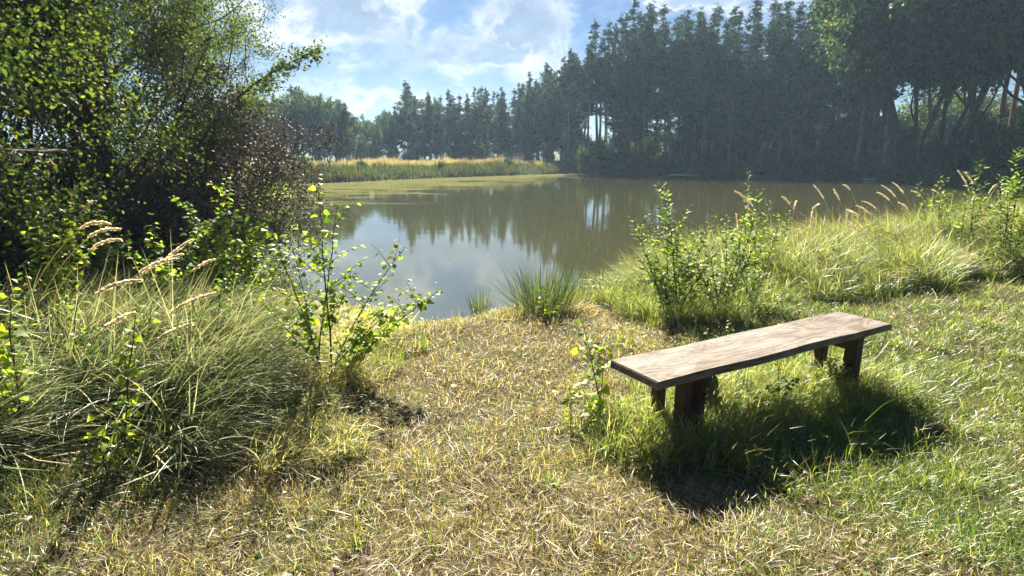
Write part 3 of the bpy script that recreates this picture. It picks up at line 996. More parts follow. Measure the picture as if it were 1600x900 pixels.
sapling(on(1175, 478), [(.5, .95, .25, .05), (2.4, .8, .3, .1), (1.4, .9, .1, .1), (5.2, .6, .3, .2), (3.4, .7, .4, .1)], 'leafy willow bush under the tallest single stem, right of the leaning one', 'shrub', 'willow_shrub', 'lance', WIL, leaf=.07, dens=44, twigs=9, start=.15)
sapling(at(1160, 7.0), [(.9, 1.42, .05, .03), (1.2, .9, .2, .1)], 'tall single willow stem rising highest behind the middle of the bench', 'shrub', 'willow_shrub', 'lance', WIL, leaf=.075, dens=52, twigs=2, start=.2)
sapling(at(1188, 7.3), [(.9, 1.05, .05, .03), (2, .7, .2, .1)], 'slim willow stem just right of the tallest one', 'shrub', 'willow_shrub', 'lance', WIL, leaf=0.081, dens=52, twigs=1, start=.2)
sapling(at(1222, 8.0), [(.9, .95, .05, .03), (2, .7, .2, .1)], 'short willow stem among the first seed heads right of the tall stems', 'shrub', 'willow_shrub', 'lance', WIL, leaf=0.081, dens=46, twigs=2, start=.2)
sapling(at(1578, 7.6), [(1.9, 1.62, .03, .05), (1.0, 1.35, .1, .05), (2.6, 1.3, .12, .05), (.3, 1.2, .12, .05), (3.4, 1.1, .12, .08)], 'tallest stand of willow shoots at the right edge of the picture', 'shrub', 'willow_shrub', 'lance', WIL, leaf=.10, dens=40, twigs=4, start=.25)
sapling(at(1505, 8.4), [(1.9, 1.5, .03, .05), (1.0, 1.1, .15, .05), (2.6, 1.1, .2, .05), (.3, 1.0, .2, .05)], 'willow shoots topped by one lone stem, left of the tallest stand', 'shrub', 'willow_shrub', 'lance', WIL, leaf=.10, dens=34, twigs=4, start=.25)
sapling(at(1462, 8.9), [(1.9, 1.25, .1, .05), (2.8, 1.2, .25, .05), (.3, 1.0, .2, .05), (1, 1.0, .1, .1)], 'low willow clump among the thickest seed heads on the right bank', 'shrub', 'willow_shrub', 'lance', WIL, leaf=.09, dens=34, twigs=4, start=.25)


def rush(loc, n, h, spread, label, col=((.03, .055, .025), (.06, .09, .035), (.2, .19, .08))):
    a = Acc()
    r = .10 * np.sqrt(rng.uniform(size=n)) * spread; th = rng.uniform(0, 2 * pi, n)
    P = np.stack([r * np.cos(th), r * np.sin(th), np.full(n, -.05)], 1)
    blades(a, P, th + rng.normal(0, .4, n), h * rng.uniform(.5, 1.1, n), .006, np.abs(rng.normal(.12, .12, n)) * spread, rng.uniform(0, .5, n), pick(col, [3, 2, .7], n), K=5)
    o = a.build('rush_tuft', M['grass'], None, loc, smooth=False)
    tag(o, label, 'rushes')


rush((-0.40, 7.12, WATER + .02), 150, .36, 1.3, 'small dark tuft of rushes standing alone at the water edge')
p = G(850, 485); rush((p.x, p.y, p.z), 620, .60, 2.6, 'wide dark clump of rushes on the bank right of the small tuft')
p = G(900, 470); rush((p.x, p.y, p.z), 160, .45, 2.0, 'loose greener clump of rushes between the wide dark one and the willow', ((.06, .11, .03), (.12, .17, .05), (.25, .22, .1)))
p = G(640, 520); rush((p.x, p.y, p.z), 90, .2, 1.5, 'thin short tuft of waterside grass at the tip of the path', ((.08, .12, .03), (.16, .2, .05), (.3, .26, .1)))


def reed_stalk(loc, h, az, lean, bend, label, group, head=.16, s=1.0):
    root = empty('reed_stalk', loc)
    tag(root, label, 'seed head', group)
    a = Acc()
    path = curve_stem((0, 0, -.02), az, h, lean, bend * .6, 10)
    tube(a, path, np.linspace(.0028, .0018, 10) * s, (.42, .38, .22), 4)
    P = path[[1, 2, 3]]
    blades(a, P, az + rng.normal(0, 1.2, 3), h * .35, .007 * s, .5, 1.0, pick([STRAW, OLIVE], [1, 1], 3), K=5)
    a.build('stalk', M['straw'], root)
    b = Acc()
    n = int(150 * head / .16)
    hp = curve_stem(path[-1], az, head, lean + bend * .6, bend * .8, 9, .005)
    t = rng.uniform(0, 1, n) ** .9
    q, dd = lerp_path(hp, t)
    prof = np.sin(np.clip(t * .93 + .07, 0, 1) * pi) ** .6 * .008 * s
    out = unit(rng.normal(size=(n, 3)))
    leaves(b, q + out * (prof * rng.uniform(.1, .9, n))[:, None], dd * 1.6 + out * .5, rng.normal(size=(n, 3)), rng.uniform(.010, .022, n) * s, pick([(.68, .64, .50), (.56, .50, .38), (.80, .77, .64)], [3, 2, 1], n), RHOMB)
    b.build('seed_head', M['straw'], root)
    return root


LG = 'seed heads standing in the long grass at the left'
for k_, (px, d, h, az, ln, bd, lab) in enumerate((
        (0, 4.2, 1.15, .2, .15, 1.3, 'feathery tan seed head nearest the upper left edge, arching right'),
        (10, 4.4, 1.05, .3, .25, 1.1, 'second feathery seed head just below the highest one at the left edge'),
        (28, 4.5, .95, .1, .3, 1.0, 'tan seed head of the left edge bunch drooping lowest over the bright leaves'),
        (78, 5.4, .95, 1.0, .1, .6, 'upright thin seed head in front of the dark hollow at the left'),
        (96, 5.6, 1.0, 1.4, .05, .4, 'slim brownish seed head close beside the upright one before the hollow'),
        (85, 4.3, .78, .5, .5, .8, 'fat tan seed head arching right over the middle of the fallen grass'),
        (105, 4.5, .72, .4, .55, .6, 'tan seed head parallel to and below the fat arching one'),
        (160, 4.6, .72, .6, .45, .5, 'reddish seed head pointing up right beyond the fat arching one'),
        (130, 3.7, .58, .3, .7, .5, 'long pale seed head lying low across the fallen grass'),
        (100, 3.4, .52, .3, .8, .4, 'lowest pale seed head, almost flat on the fallen grass'),
        (200, 4.9, .68, .3, .6, .5, 'tan seed head farthest right in the left hand bunch'),
        (20, 3.3, .55, .2, .6, .5, 'short seed head low at the left edge near the broad blades'),
        (-5, 3.6, .75, .2, .5, .8, 'half hidden seed head cut by the left edge of the picture'))):
    reed_stalk(at(px, d), h, az, ln, bd, lab, LG, head=rng.uniform(.2, .34), s=1.35)
RG = 'seed heads standing along the right bank'
spots = [(1195, 8.2, .95, 2.2, .1, .9), (1205, 8.4, .9, 2.6, .15, .7), (1215, 8.0, .75, 2.2, .3, .6), (1232, 8.3, .85, 1.0, .2, .8), (1240, 8.6, .9, .6, .2, 1.0), (1160, 7.6, .6, 2, .1, .2),
         (1285, 7.6, 1.0, 2.3, .35, .5), (1262, 7.9, .6, 1, .05, .2), (1325, 8.4, 1.0, 2.4, .3, .4), (1340, 8.6, .95, 2.6, .25, .3), (1355, 8.8, 1.1, 2.2, .08, .9),
         (1400, 8.2, .78, 2.8, .5, .5), (1412, 8.7, .85, 2.6, .45, .6), (1425, 8.5, .95, 2.8, .4, .7), (1435, 9.0, 1.0, 2.6, .3, .7), (1445, 8.8, 1.05, 2.4, .3, .6), (1455, 9.1, 1.1, 2.5, .3, .5), (1465, 8.6, .9, 2.8, .35, .6),
         (1480, 8.8, 1.05, 2.2, .2, .9), (1490, 9.0, 1.0, 1.6, .2, .9), (1500, 8.7, .95, .8, .2, .9), (1512, 9.0, 1.05, .5, .15, .8), (1522, 8.8, 1.0, 1.2, .2, .9), (1535, 9.2, 1.1, 2.4, .2, .4), (1545, 8.9, 1.15, 2.5, .15, .5), (1556, 8.8, 1.0, .8, .15, .7), (1566, 8.5, .95, .9, .2, .9), (1382, 8.9, .6, 3.0, .6, .4)]
bunch = {1: [], 2: [], 3: [], 4: []}
RL = {6: 'largest seed head over the bank, arching left on its own above the water', 8: 'middle one of three lone seed heads over the water, leaning left', 10: 'straight slender seed head bent only at its tip, right of the two leaning lone ones', 5: 'short upright seed head beside the tall single willow stem', 7: 'short upright seed head under the arch of the largest one'}
for k_, s_ in enumerate(spots):
    lab = RL.get(k_) or ('tan seed head in the loose bunch right of the tall willow stems' if s_[0] < 1250 else 'thin seed head leaning left between the lone arching ones' if s_[0] < 1375 else 'tan seed head in the thick stand left of the willow clump' if s_[0] < 1475 else 'tan seed head standing among the willow shoots near the right edge')
    o_ = reed_stalk(at(s_[0], s_[1]), s_[2], s_[3], s_[4], s_[5], lab, RG, head=rng.uniform(.14, .27), s=rng.uniform(1.0, 1.4))

    if k_ not in RL:
        bunch[1 if s_[0] < 1250 else 2 if s_[0] < 1375 else 3 if s_[0] < 1475 else 4].append(o_)
number(bunch[1], '{n} tan seed head from the left in the loose bunch by the tall willow stems')
number(bunch[2], '{n} thin seed head from the left among the lone arching ones')
number(bunch[3], '{n} tan seed head from the left in the stand before the willow clump')
number(bunch[4], '{n} tan seed head from the left among the willow shoots, right edge')

# ------------------------------------------------------------------ trees


def pine_variant(name, H, crown0, width, seed, dense=1.0, openness=.5, needle=.34):
    """trunk with limbs + crown of needle tufts; returned as an Empty with parts"""
    global rng
    keep = rng; rng = np.random.default_rng(seed)
    root = empty(name, (0, 0, 0))
    tr, cr = Acc(), Acc()
    m_ = 14
    z = np.linspace(-.4, H, m_)
    wx = np.cumsum(rng.normal(0, .05, m_)); wy = np.cumsum(rng.normal(0, .05, m_))
    path = np.stack([wx, wy, z], 1)
    tube(tr, path, np.linspace(.15, .02, m_) * (H / 14) ** .7, (.1, .1, .1), 7)
    nb = int(44 * dense)
    zs = crown0 + (1 - crown0) * (np.sort(rng.uniform(0, 1, nb)) ** .8)
    T, SZ = [], []
    for zf in zs:
        t = (zf - crown0) / (1 - crown0)
        q, _ = lerp_path(path, [(zf * H + .4) / (H + .4)])
        prof = (1 - t) ** 1.25 * (.5 + .9 * min(1, t * 3.0)) + .07
        L = width * prof * rng.uniform(.5, 1.3)
        az = rng.uniform(0, 2 * pi)
        bp = curve_stem(q[0], az, L, rng.uniform(1.2, 1.75) - .75 * t, -rng.uniform(.2, .8), 6, .08)
        tube(tr, bp, np.linspace(.03, .008, 6) * (L / 1.5 + .3), (.1, .1, .1), 4)
        for c_ in range(max(1, int(L * 3.2))):
            tc = rng.uniform(.35, 1.0)
            cc, _ = lerp_path(bp, [tc])
            cc = cc[0] + rng.normal(0, .12, 3)
            k_ = int(rng.integers(4, 8))
            T.append(cc + rng.normal(0, 1, (k_, 3)) * np.array([.15, .15, .07]) * (.4 + min(1, L)))
            SZ.append(np.full(k_, 1.0 - .35 * t))
    k_ = 26
    zz = rng.uniform(-1.6, .55, k_)
    T.append(path[-1][None] + np.stack([rng.normal(0, 1, k_) * (.03 + .10 * (.55 - zz)), rng.normal(0, 1, k_) * (.03 + .10 * (.55 - zz)), zz], 1))
    SZ.append(np.full(k_, .6))
    T = np.concatenate(T); SZ = np.concatenate(SZ)
    nn = 8
    P = np.repeat(T, nn, 0)
    k = len(P)
    D = rng.normal(size=(k, 3)); D[:, 2] = D[:, 2] * .6 + .5
    base = np.repeat(pick([(.020, .042, .026), (.032, .060, .032), (.055, .085, .038), (.015, .032, .020)], [3, 3, 1.0, 2], len(T), .3), nn, 0)
    leaves(cr, P + rng.normal(0, .04, (k, 3)), D, rng.normal(size=(k, 3)), rng.uniform(.6, 1.25, k) * needle * np.repeat(SZ, nn), base, np.array([(0, 0), (.17, .5), (0, 1), (-.17, .5)]), 0, .1)
    # dead snags below the crown
    for _ in range(9):
        zf = rng.uniform(.18, max(.2, crown0))
        q, _ = lerp_path(path, [zf])
        bp = curve_stem(q[0], rng.uniform(0, 2 * pi), rng.uniform(.3, 1.1), 1.4, .3, 4)
        tube(tr, bp, np.linspace(.016, .005, 4), (.1, .1, .1), 3)
    HT[root.name] = H + .5
    tr.build('trunk', M['pine_bark'], root)
    cr.build('crown', M['needle'], root)
    rng = keep
    return root


def leafy_variant(name, H, seed, levels=4, nleaf=9000, leaf=.2, trunk_r=.16, spread=.55, cols=None, mat='tree_leaf', first=.25, stems=1, clump=.35, droop=0.0, lean=0.0, laz=0.0, barkm='bark', narrow=1.0):
    """broad-leaved tree grown by forking limbs; parts trunk (with limbs) and crown"""
    global rng
    keep = rng; rng = np.random.default_rng(seed)
    root = empty(name, (0, 0, 0))
    tr, cr = Acc(), Acc()
    tips = []

    def grow(p, d, L, r, lev):
        n = 6
        pts = [p]
        dd = d.copy()
        for _ in range(n):
            dd = unit(dd + rng.normal(0, .13, 3) + np.array([0, 0, .05 - droop * (levels - lev + 0.0) * .0 - (droop if lev <= 1 else 0)]))
            pts.append(pts[-1] + dd * L / n)
        pts = np.array(pts)
        tube(tr, pts, np.linspace(r, r * .55, n + 1), (.1, .1, .1), 6 if lev > 1 else 4)
        if lev <= 1:
            tips.append(pts)
        if lev == 0:
            return
        kids = rng.integers(3, 5) if lev > 1 else 3
        for k in range(kids):
            t = rng.uniform(first if lev == levels else .3, 1.0) if k else 1.0
            q, _ = lerp_path(pts, [t])
            ax = unit(np.cross(dd, rng.normal(size=3)))
            an = rng.uniform(.35, .95) * (spread / .55)
            nd = dd * math.cos(an) + np.cross(ax, dd) * math.sin(an)
            nd = nd * np.array([narrow, narrow, 1.0])
            grow(q[0], unit(nd), L * rng.uniform(.55, .8), r * (.62 if k == 0 else .45), lev - 1)
    for s in range(stems):
        a = rng.uniform(0, 2 * pi)
        l0 = (.0 if stems == 1 else rng.uniform(.1, .4))
        d0 = unit(np.array([math.cos(a) * l0 + lean * math.cos(laz), math.sin(a) * l0 + lean * math.sin(laz), 1.0]))
        grow(np.array([rng.normal(0, .12) * (stems > 1), rng.normal(0, .12) * (stems > 1), -.3]), d0, H * rng.uniform(.36, .45), trunk_r, levels)
    k = max(1, nleaf // len(tips))
    cols = cols or ([(.030, .058, .020), (.045, .078, .024), (.08, .11, .03), (.018, .036, .014)], [3, 3, 1.0, 2])
    for pts in tips:
        n = rng.integers(int(k * .5), int(k * 1.5) + 1)
        q, dd = lerp_path(pts, rng.uniform(.1, 1, n))
        q = q + rng.normal(0, clump, (n, 3)) * rng.uniform(.3, 1, (n, 1))
        D = rng.normal(size=(n, 3)) + dd * .5; D[:, 2] -= .5
        cc = pick(*cols, n, .12) * np.exp(rng.normal(0, .15))
        leaves(cr, q, D, np.array([0, 0, 1.0])[None] + rng.normal(0, .8, (n, 3)), rng.uniform(.7, 1.25, n) * leaf, cc, RHOMB if leaf > .1 else OVAL)
    HT[root.name] = float(np.percentile(np.concatenate(cr.V)[:, 2], 99.7))
    tr.build('trunk', M[barkm], root)
    cr.build('crown', M[mat], root)
    rng = keep
    return root


HT = {}
used = {}


def put(proto, loc, s, rz, label, cat, group, tilt=(0, 0)):
    """first time the prototype itself is placed, afterwards copies of it and its parts"""
    o = proto if proto.name not in used else copy_tree(proto)
    used[proto.name] = 1
    o.location = loc
    o.rotation_euler = (tilt[0], tilt[1], rz)
    o.scale = (s, s, s) if isinstance(s, (int, float)) else s
    tag(o, label, cat, group)
    return o


pines = [pine_variant('pine_tree', 14, .45, 2.1, 101, 1.0), pine_variant('pine_tree', 14, .38, 1.7, 102, .9), pine_variant('pine_tree', 14, .52, 2.3, 103, 1.1), pine_variant('pine_tree', 14, .30, 1.9, 104, 1.0)]
spruces = [pine_variant('spruce_tree', 14, .10, 2.0, 105, 1.5), pine_variant('spruce_tree', 14, .14, 2.3, 106, 1.4)]
decid = [leafy_variant('deciduous_tree', 11, 201, 4, 13000, .21, .15, clump=.26), leafy_variant('deciduous_tree', 11, 202, 4, 13000, .21, .15, spread=.45, clump=.26)]
shrubs = [leafy_variant('lakeside_bush', 3.2, 203, 3, 6000, .13, .04, stems=5, first=.1, clump=.22, spread=.7), leafy_variant('lakeside_bush', 3.0, 204, 3, 6000, .13, .04, stems=6, first=.1, clump=.22, spread=.8)]
rr = np.random.default_rng(5)

front_far, front_right = [], []
# far treeline, left and middle of the picture
ROW = 'trees in the far treeline behind the tan grass'
k_ = 0
for depth, n, hs in ((74, 40, 1.0), (78, 38, 1.0), (83, 30, 1.02), (92, 24, 1.1)):
    for i_ in range(n):
        px = 330 + (900 - 330) * (i_ + rr.uniform(.1, .9)) / n
        top = np.interp(px, [330, 400, 500, 545, 575, 605, 640, 700, 760, 820, 880, 920], [165, 158, 148, 165, 190, 180, 152, 155, 150, 138, 110, 60]) + rr.normal(0, 9)
        dd = depth + rr.uniform(-2, 2) - (px < 560) * 8
        H = (240 - top) / FPX * dd + .9
        kind = rr.uniform()
        left = px < 640
        if kind < (.22 if left else .06):
            pr = decid[rr.integers(2)]; s = H / HT[pr.name] * .9; lab = ('broad-leaved tree in the left part of the far treeline' if left else 'broad-leaved tree between pines in the middle of the far treeline'); cat = 'tree'
        elif kind < .6:
            pr = spruces[rr.integers(2)]; s = H / 14.5; lab = 'pointed spruce in the left part of the far treeline' if left else 'pointed spruce in the middle of the far treeline'; cat = 'spruce'
        else:
            pr = pines[rr.integers(4)]; s = H / 14.5; lab = 'thin pine in the left part of the far treeline' if left else 'thin pine with bare lower trunk in the middle of the far treeline'; cat = 'pine'
        x = (px - 800) / FPX * dd
        q_ = s * (.82 if cat == 'tree' else rr.uniform(1.15, 1.55))
        o_t = put(pr, (x, dd, h1(x, dd) - .1), (q_, q_, s), rr.uniform(0, 6.28), lab, cat, ROW, (rr.normal(0, .02), rr.normal(0, .02)))
        if depth == 74 and px > 430:
            front_far.append(o_t)

# right-hand forest: front row along the shore, more rows behind it
FOR = 'trees of the tall forest on the right shore'
front = np.array([(5.5, 66), (9, 64.5), (14, 62), (19.5, 57.5), (24.5, 51.5), (29, 46.5), (33.5, 42), (38, 36), (43, 30)], float)
seg = np.cumsum([0] + [np.linalg.norm(front[i + 1] - front[i]) for i in range(len(front) - 1)])
names = {0: 'front row', 1: 'second row', 2: 'third row'}
for row in range(5):
    n = 25 - row
    for i_ in range(n):
        u = seg[-1] * (i_ + rr.uniform(.2, .8)) / n
        x = np.interp(u, seg, front[:, 0]); y = np.interp(u, seg, front[:, 1])
        nx_, ny_ = .62, .78
        o_ = row * 2.6 + rr.uniform(-.8, .8)
        x += nx_ * o_; y += ny_ * o_
        px = 800 + x / y * FPX
        if row >= 1 and 1395 < px < 1500:
            continue
        top = np.interp(px, [850, 890, 940, 1000, 1050, 1150, 1250, 1320, 1400, 1700], [110, 78, 55, 32, 48, 38, 22, -10, -60, -160]) + rr.normal(0, 8)
        H = (240 - top) / FPX * y + .6
        kd = rr.uniform()
        if px < 980 and row > 3:
            continue
        if px > 1340 and kd < .65:
            pr = decid[rr.integers(2)]; s = H / HT[pr.name]; sp_ = 'broad-leaved tree'; cat = 'tree'
        elif (px > 1060 and kd < .62) or kd < .2:
            pr = spruces[rr.integers(2)]; s = H / 14.5; sp_ = 'spruce'; cat = 'spruce'
        else:
            pr = pines[rr.integers(4)]; s = H / 14.5; sp_ = 'pine'; cat = 'pine'
        zone = 'the left end' if px < 960 else 'the hazy middle' if px < 1180 else 'the dark part' if px < 1390 else 'the far right end'
        dep = 'in front' if row < 2 else 'in deep shade'
        q_ = s * (.8 if cat == 'tree' else rr.uniform(1.1, 1.5))
        o_t = put(pr, (x, y, h1(x, y) - .1), (q_, q_, s), rr.uniform(0, 6.28), f'tall {sp_} {dep}, {zone} of the right shore forest', cat, FOR, (rr.normal(0, .025), rr.normal(0, .025)))
        if row == 0 and px < 1640:
            front_right.append(o_t)
number(front_far, '{k}, {n} from the left in the front row of the far treeline')
number(front_right, 'tall {k}, {n} from the left in the front row on the right shore')
for i_ in range(44):
    u = seg[-1] * (i_ + rr.uniform(0, 1)) / 44
    x = np.interp(u, seg, front[:, 0]); y = np.interp(u, seg, front[:, 1])
    o_ = (4, 12, 19)[i_ % 3] + rr.uniform(-1.5, 1.5)
    x += .62 * o_; y += .78 * o_
    if 1395 < 800 + x / y * FPX < 1500 or 800 + x / y * FPX < 950 and o_ > 8:
        continue
    put(shrubs[rr.integers(2)], (x, y, h1(x, y) - .2), rr.uniform(.7, 1.5) * (1 + .02 * o_), rr.uniform(0, 6.28), 'shadowy bush growing between the trunks of the right shore forest', 'bush', 'understorey bushes of the right shore forest')
for i_ in range(40):
    x = -62 + i_ * 2.4 + rr.uniform(-.8, .8); y = 88 + rr.uniform(-9, 6)
    put(shrubs[rr.integers(2)], (x, y, h1(x, y) - .2), rr.uniform(.8, 1.5), rr.uniform(0, 6.28), 'low bush under the trees of the far treeline', 'bush', 'understorey bushes of the far treeline')
# dark leaning trunks before the bright gap at the right
lean_ = []
for px, d, tl in ((1372, 47, .10), (1385, 46.5, .14), (1412, 46, .10), (1445, 46, .14), (1462, 47, .18), (1480, 47.5, .05)):
    x = (px - 800) / FPX * d
    o_t = put(decid[rr.integers(2)], (x, d, h1(x, d) - .1), (1.3, 1.3, 1.75), rr.uniform(0, 6.28), 'dark trunked leaning tree before the sunlit gap at the right', 'tree', 'leaning trees by the sunlit gap', (0, tl * .6))
    lean_.append(o_t)
number(lean_, 'dark trunked leaning tree, {n} from the left before the sunlit gap')
gap_ = []
for i_, (px, d, s) in enumerate(((1420, 66, 2.2), (1450, 70, 2.6), (1490, 66, 2.3), (1435, 76, 3.0), (1480, 78, 3.2))):
    x = (px - 800) / FPX * d
    gap_.append(put(shrubs[i_ % 2], (x, d, h1(x, d)), s, i_ * 1.3, 'sunlit yellow-green bush shining through the gap between the dark trunks', 'bush', 'sunlit bushes behind the gap'))
number(gap_, 'sunlit yellow-green bush, {n} from the left in the gap between dark trunks')
# bushes along the shores
BU = 'bushes along the far shore'
for i_, (px, d, s, lab) in enumerate(((905, 62, .95, 'rounded green bush where the tan grass meets the forest'), (935, 61.5, 1.15, 'green bush at the foot of the left end of the forest'), (965, 61, .9, 'paler low bush right of the bush at the forest foot'),
        (1000, 60.5, .8, 'dark bush on the shore below the hazy pines'), (722, 70, .95, 'bright green bush in front of the middle of the far treeline'), (745, 71, .8, 'smaller light bush beside the bright green one in the far treeline'),
        (800, 70, .7, 'dull green bush left of the grey brush mounds'), (640, 68, .55, 'low bush at the back edge of the tan grass'), (1260, 50, .75, 'dark bush on the shore under the spruces'), (1300, 49, .65, 'low dark green bush behind the pale green float'),
        (1225, 53, .6, 'low bush right of the heap of dead branches'), (1440, 45, .8, 'dark bush at the foot of the leaning trees'), (1520, 42, .9, 'bush in deep shade behind the seed heads'), (1590, 40, 1.0, 'bush in deep shade at the right edge'),
        (460, 46, .5, 'low dark bush on the bank at the left end of the tan grass'), (480, 44, .45, 'small dark bush beside the water right of the withered branches'), (570, 47.5, .35, 'little bush at the water edge below the tan grass'), (690, 52.5, .35, 'little bush on the near edge of the tan grass strip'), (790, 59, .42, 'dark bush at the water edge near the grey brush mounds'))):
    x = (px - 800) / FPX * d
    put(shrubs[i_ % 2], (x, d, h1(x, d) - .1), s, i_ * 2.1, lab, 'bush', BU)


def twig_heap(loc, w, h, n, label, name='brush_heap', col='grey_wood', L=1.6, dome=True):
    a = Acc()
    for _ in range(n):
        th = rng.uniform(0, 2 * pi); r = w * .5 * math.sqrt(rng.uniform())
        z = h * (1 - (r / (w * .5)) ** 2) * rng.uniform(.1, 1)
        p = np.array([r * math.cos(th), r * math.sin(th) * .5, z])
        path = curve_stem(p, rng.uniform(0, 2 * pi), L * rng.uniform(.4, 1.1), rng.uniform(.7, 1.6), rng.uniform(.3, 1.4), 6, .1)
        path[:, 2] = np.maximum(path[:, 2], 0.0)
        tube(a, path, np.linspace(.022, .007, 6), (.1, .1, .1), 4)
    o = a.build(name, M[col], None, loc)
    return tag(o, label, 'brush heap')


for px, d, w, h, n, lab in ((757, 66, 2.6, .8, 160, 'left grey mound of cut brush behind the tan grass'), (782, 65.5, 3.0, 1.0, 190, 'middle and highest grey mound of cut brush behind the tan grass'), (808, 65, 2.6, .8, 160, 'right grey mound of cut brush behind the tan grass')):
    twig_heap(at(px, d), w, h, n, lab)['group'] = 'brush mounds behind the tan grass'
p = at(1100, 58.2); twig_heap((p.x, p.y, WATER + .1), 5.5, 1.7, 420, 'rounded brown heap of dead branches on the shore behind the floating plank', col='twig', L=1.6)
p = at(1185, 54.5); twig_heap((p.x, p.y, WATER + .05), 5.0, .9, 170, 'tangle of pale fallen branches at the water edge', col='grey_wood', L=2.4)
p = at(1225, 52); twig_heap((p.x, p.y, WATER + .1), 4.5, 1.2, 200, 'darker tangle of branches on the bank right of the pale one', col='twig', L=2.0)

# fallen pale trunks leaning over the shore
for px, d, L, ln, az, lab in ((1172, 55, 9.0, .35, .0, 'thin pale dead trunk leaning right over the tangle of branches'), (1140, 57.5, 7.0, .10, .2, 'thin pale standing dead trunk beside the brown heap'), (1232, 52, 8, -.3, .0, 'broken pale branch leaning against the spruces')):
    p = at(px, d)
    a = Acc()
    path = curve_stem((0, 0, 0), az, L, ln, .1, 9, .05)
    tube(a, path, np.linspace(.09, .02, 9), (.1, .1, .1), 6)
    for _ in range(7):
        q, _d = lerp_path(path, [rng.uniform(.3, .95)])
        tube(a, curve_stem(q[0], rng.uniform(0, 6), rng.uniform(.5, 1.4), .7, .3, 4), np.linspace(.02, .006, 4), (.1, .1, .1), 4)
    tag(a.build('dead_trunk', M['grey_wood'], None, p), lab, 'dead tree')


def slab(name, mat, loc, rz, outline, thick, label, cat, bend=0.0):
    a = Acc()
    pts = np.array(outline, float); k = len(pts)
    z = bend * pts[:, 0] ** 2
    V = np.concatenate([np.column_stack([pts, z]), np.column_stack([pts * .97, z + thick])])
    a.add(V, [(i, (i + 1) % k, k + (i + 1) % k, k + i) for i in range(k)], (.1, .1, .1))
    c = len(V)
    a.add(np.array([[0, 0, 0], [0, 0, thick]]), np.zeros((0, 4), int), (.1, .1, .1))
    a.F.append(np.array([(i, c, (i + 1) % k) for i in range(k)]))
    a.F.append(np.array([(k + i, k + (i + 1) % k, c + 1) for i in range(k)]))
    o = a.build(name, mat, None, loc, smooth=False)
    o.rotation_euler = (0, 0, rz)
    return tag(o, label, cat)


p = at(1062, 56); slab('floating_plank', M['paleboard'], (p.x, p.y, WATER - .01), -.03, [(-1.5, -.16), (1.45, -.2), (1.5, .14), (.2, .2), (-1.45, .18)], .07, 'long pale plank floating flat before the brown heap on the far shore', 'plank')
p = at(1344, 44.5); slab('plastic_float', M['plastic'], (p.x, p.y, WATER - .02), .1, [(-.45, -.15), (-.2, -.28), (.3, -.26), (.5, 0), (.3, .25), (-.3, .22)], .16, 'small pale green float lying in the water by the dark shore', 'float')
p = at(478, 49); slab('pale_sheet', M['paleboard'], (p.x, p.y, p.z + .75), .2, [(-.9, -.5), (.8, -.5), (.9, .5), (-.8, .5)], .1, 'pale grey sheet showing in the tan grass at the left', 'sheet')
for sx in (-.8, .8):
    pass

# near trees on the left
NL = ([(.055, .09, .024), (.085, .125, .028), (.13, .155, .035), (.028, .05, .016), (.10, .075, .03)], [3, 2.4, .6, 3.6, .4])
near = [
    (95, 8.6, 7.8, 301, 1, 'tree with a dark upright trunk nearest the left edge of the picture', .0, 0, .55),
    (150, 9.6, 8.2, 302, 2, 'leaning tree whose branch reaches out furthest over the pond', .16, .1, .6),
    (20, 7.6, 6.6, 313, 2, 'leafy tree cut off by the left edge of the picture', .05, 3.0, .5),
    (225, 11.0, 7.8, 304, 2, 'bushy tree behind the leaning one, its crown against the sky', .05, .3, .6),
    (60, 12.5, 8.5, 305, 2, 'tree filling the background between the two nearest trunks', .0, 0, .6),
    (190, 14.5, 8.5, 306, 3, 'farthest of the leafy trees on the left bank', .05, .3, .6),
    (60, 10.5, 7.5, 307, 2, 'dark leafy tree behind the one cut off by the left edge', .1, .3, .6)]
for (px, d, H, sd, st, lab, ln, laz, sp_) in near:
    pr = leafy_variant('alder_tree', H, sd, 5, 50000, .047 if d < 9.7 else .056, .095, spread=sp_, cols=NL, stems=st, first=.12, clump=.20, lean=ln, laz=laz)
    p = at(px, d)
    put(pr, (p.x, p.y, p.z - .05), 1.0, 0, lab, 'tree', 'leafy trees on the left bank')
root = empty('arching_tree', at(262, 9.0))
tag(root, 'slender arching tree holding its leafy tip out against the sky over the pond', 'tree', 'leafy trees on the left bank')
ta_, ca_ = Acc(), Acc()
for (az_, h_, ln_, bd_, n_) in ((0.0, 4.3, .12, 1.22, 28), (.5, 3.3, .1, .9, 22), (-.3, 3.6, .0, .75, 22)):
    path = curve_stem((0, 0, -.1), az_, h_, ln_, bd_, 14, .03)
    tube(ta_, path, np.linspace(.04, .006, 14), (.1, .1, .1), 6)
    for t_ in np.linspace(.42, 1.0, n_):
        q, _d = lerp_path(path, [t_])
        tp = curve_stem(q[0], az_ + rng.normal(0, 1.4), rng.uniform(.25, .75) * (1.25 - .6 * t_), rng.uniform(.7, 1.7), rng.uniform(-.2, .6), 7, .05)
        tube(ta_, tp, np.linspace(.008, .002, 7), (.1, .1, .1), 4)
        n = int(rng.integers(34, 60))
        c_, dd = lerp_path(tp, rng.uniform(.1, 1, n))
        D = rng.normal(size=(n, 3)) + dd * .5; D[:, 2] -= .5
        leaves(ca_, c_ + rng.normal(0, .055, (n, 3)), D, np.array([0, 0, 1.0])[None] + rng.normal(0, .8, (n, 3)), rng.uniform(.04, .07, n), pick(*NL, n, .15), OVAL)
ta_.build('trunk', M['bark'], root); ca_.build('crown', M['tree_leaf'], root)
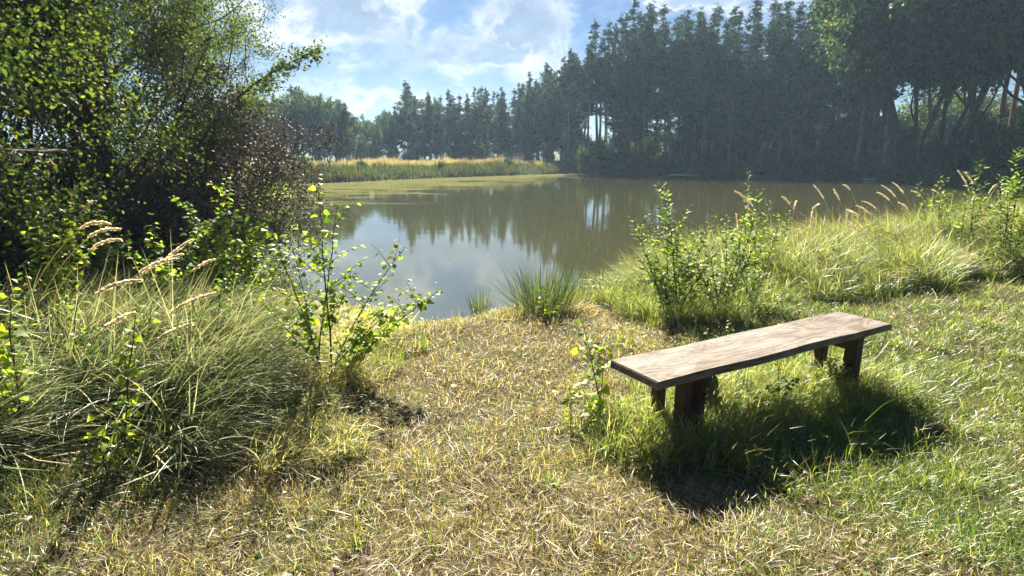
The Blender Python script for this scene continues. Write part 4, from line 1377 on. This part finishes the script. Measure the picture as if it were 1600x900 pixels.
# low bushes closing the left bank under the trees
for i_, (px, d, H, lab) in enumerate(((20, 6.9, 2.0, 'dark bush under the leafy trees at the left edge'), (150, 8.2, 2.2, 'dark bush in the hollow under the two nearest trunks'), (260, 9.2, 2.2, 'dark bush at the water side of the hollow'), (330, 12.5, 2.6, 'bush with yellow sunlit leaves behind the withered branches'))):
    pr = leafy_variant('bank_bush', H, 320 + i_, 4, 16000, .06, .025, stems=5, first=.05, clump=.14, spread=.8, cols=NL if i_ < 3 else YEL)
    p = at(px, d)
    put(pr, (p.x, p.y, p.z - .05), 1.0, 0, lab, 'bush', 'bushes under the left bank trees')
# withered brown branches hanging over the water
DRY = ([(.050, .044, .036), (.078, .066, .052), (.032, .028, .024), (.12, .095, .07)], [3, 2, 2, .7])
for i_, (px, d, H, lz, lab) in enumerate(((288, 9.6, 3.7, .1, 'withered bush with brown curled leaves hanging over the water'), (262, 10.4, 4.3, .2, 'taller withered bush behind the one over the water'), (262, 8.3, 2.3, -.1, 'lowest withered bush, its brown twigs touching the green birch leaves'))):
    pr = leafy_variant('withered_bush', H, 340 + i_, 4, 20000, .045, .035, stems=5, first=.05, clump=.13, spread=.75, cols=DRY, mat='dry_leaf', lean=.55, laz=lz, droop=.10)
    p = at(px, d)
    put(pr, (p.x, p.y, max(p.z, WATER) - .05), 1.0, 0, lab, 'bush', 'withered bushes on the left bank')

# ------------------------------------------------------------------ haze
if HAZE_DENSITY > 0:
    a = Acc()
    x0, x1, y0, y1, z0, z1 = -560, 560, -90, 680, -4, 22
    V = [(x, y, z) for z in (z0, z1) for (x, y) in ((x0, y0), (x1, y0), (x1, y1), (x0, y1))]
    a.add(V, [(3, 2, 1, 0), (4, 5, 6, 7), (0, 1, 5, 4), (1, 2, 6, 5), (2, 3, 7, 6), (3, 0, 4, 7)], (1, 1, 1))
    m, t = new_mat('haze')
    pv = N(t, 'ShaderNodeVolumePrincipled')
    pv.inputs['Color'].default_value = (.55, .78, 1.0, 1)
    pv.inputs['Density'].default_value = HAZE_DENSITY
    pv.inputs['Anisotropy'].default_value = .2
    o_ = N(t, 'ShaderNodeOutputMaterial')
    t.links.new(pv.outputs[0], o_.inputs['Volume'])
    tag(a.build('haze', m, smooth=False), kind='stuff')
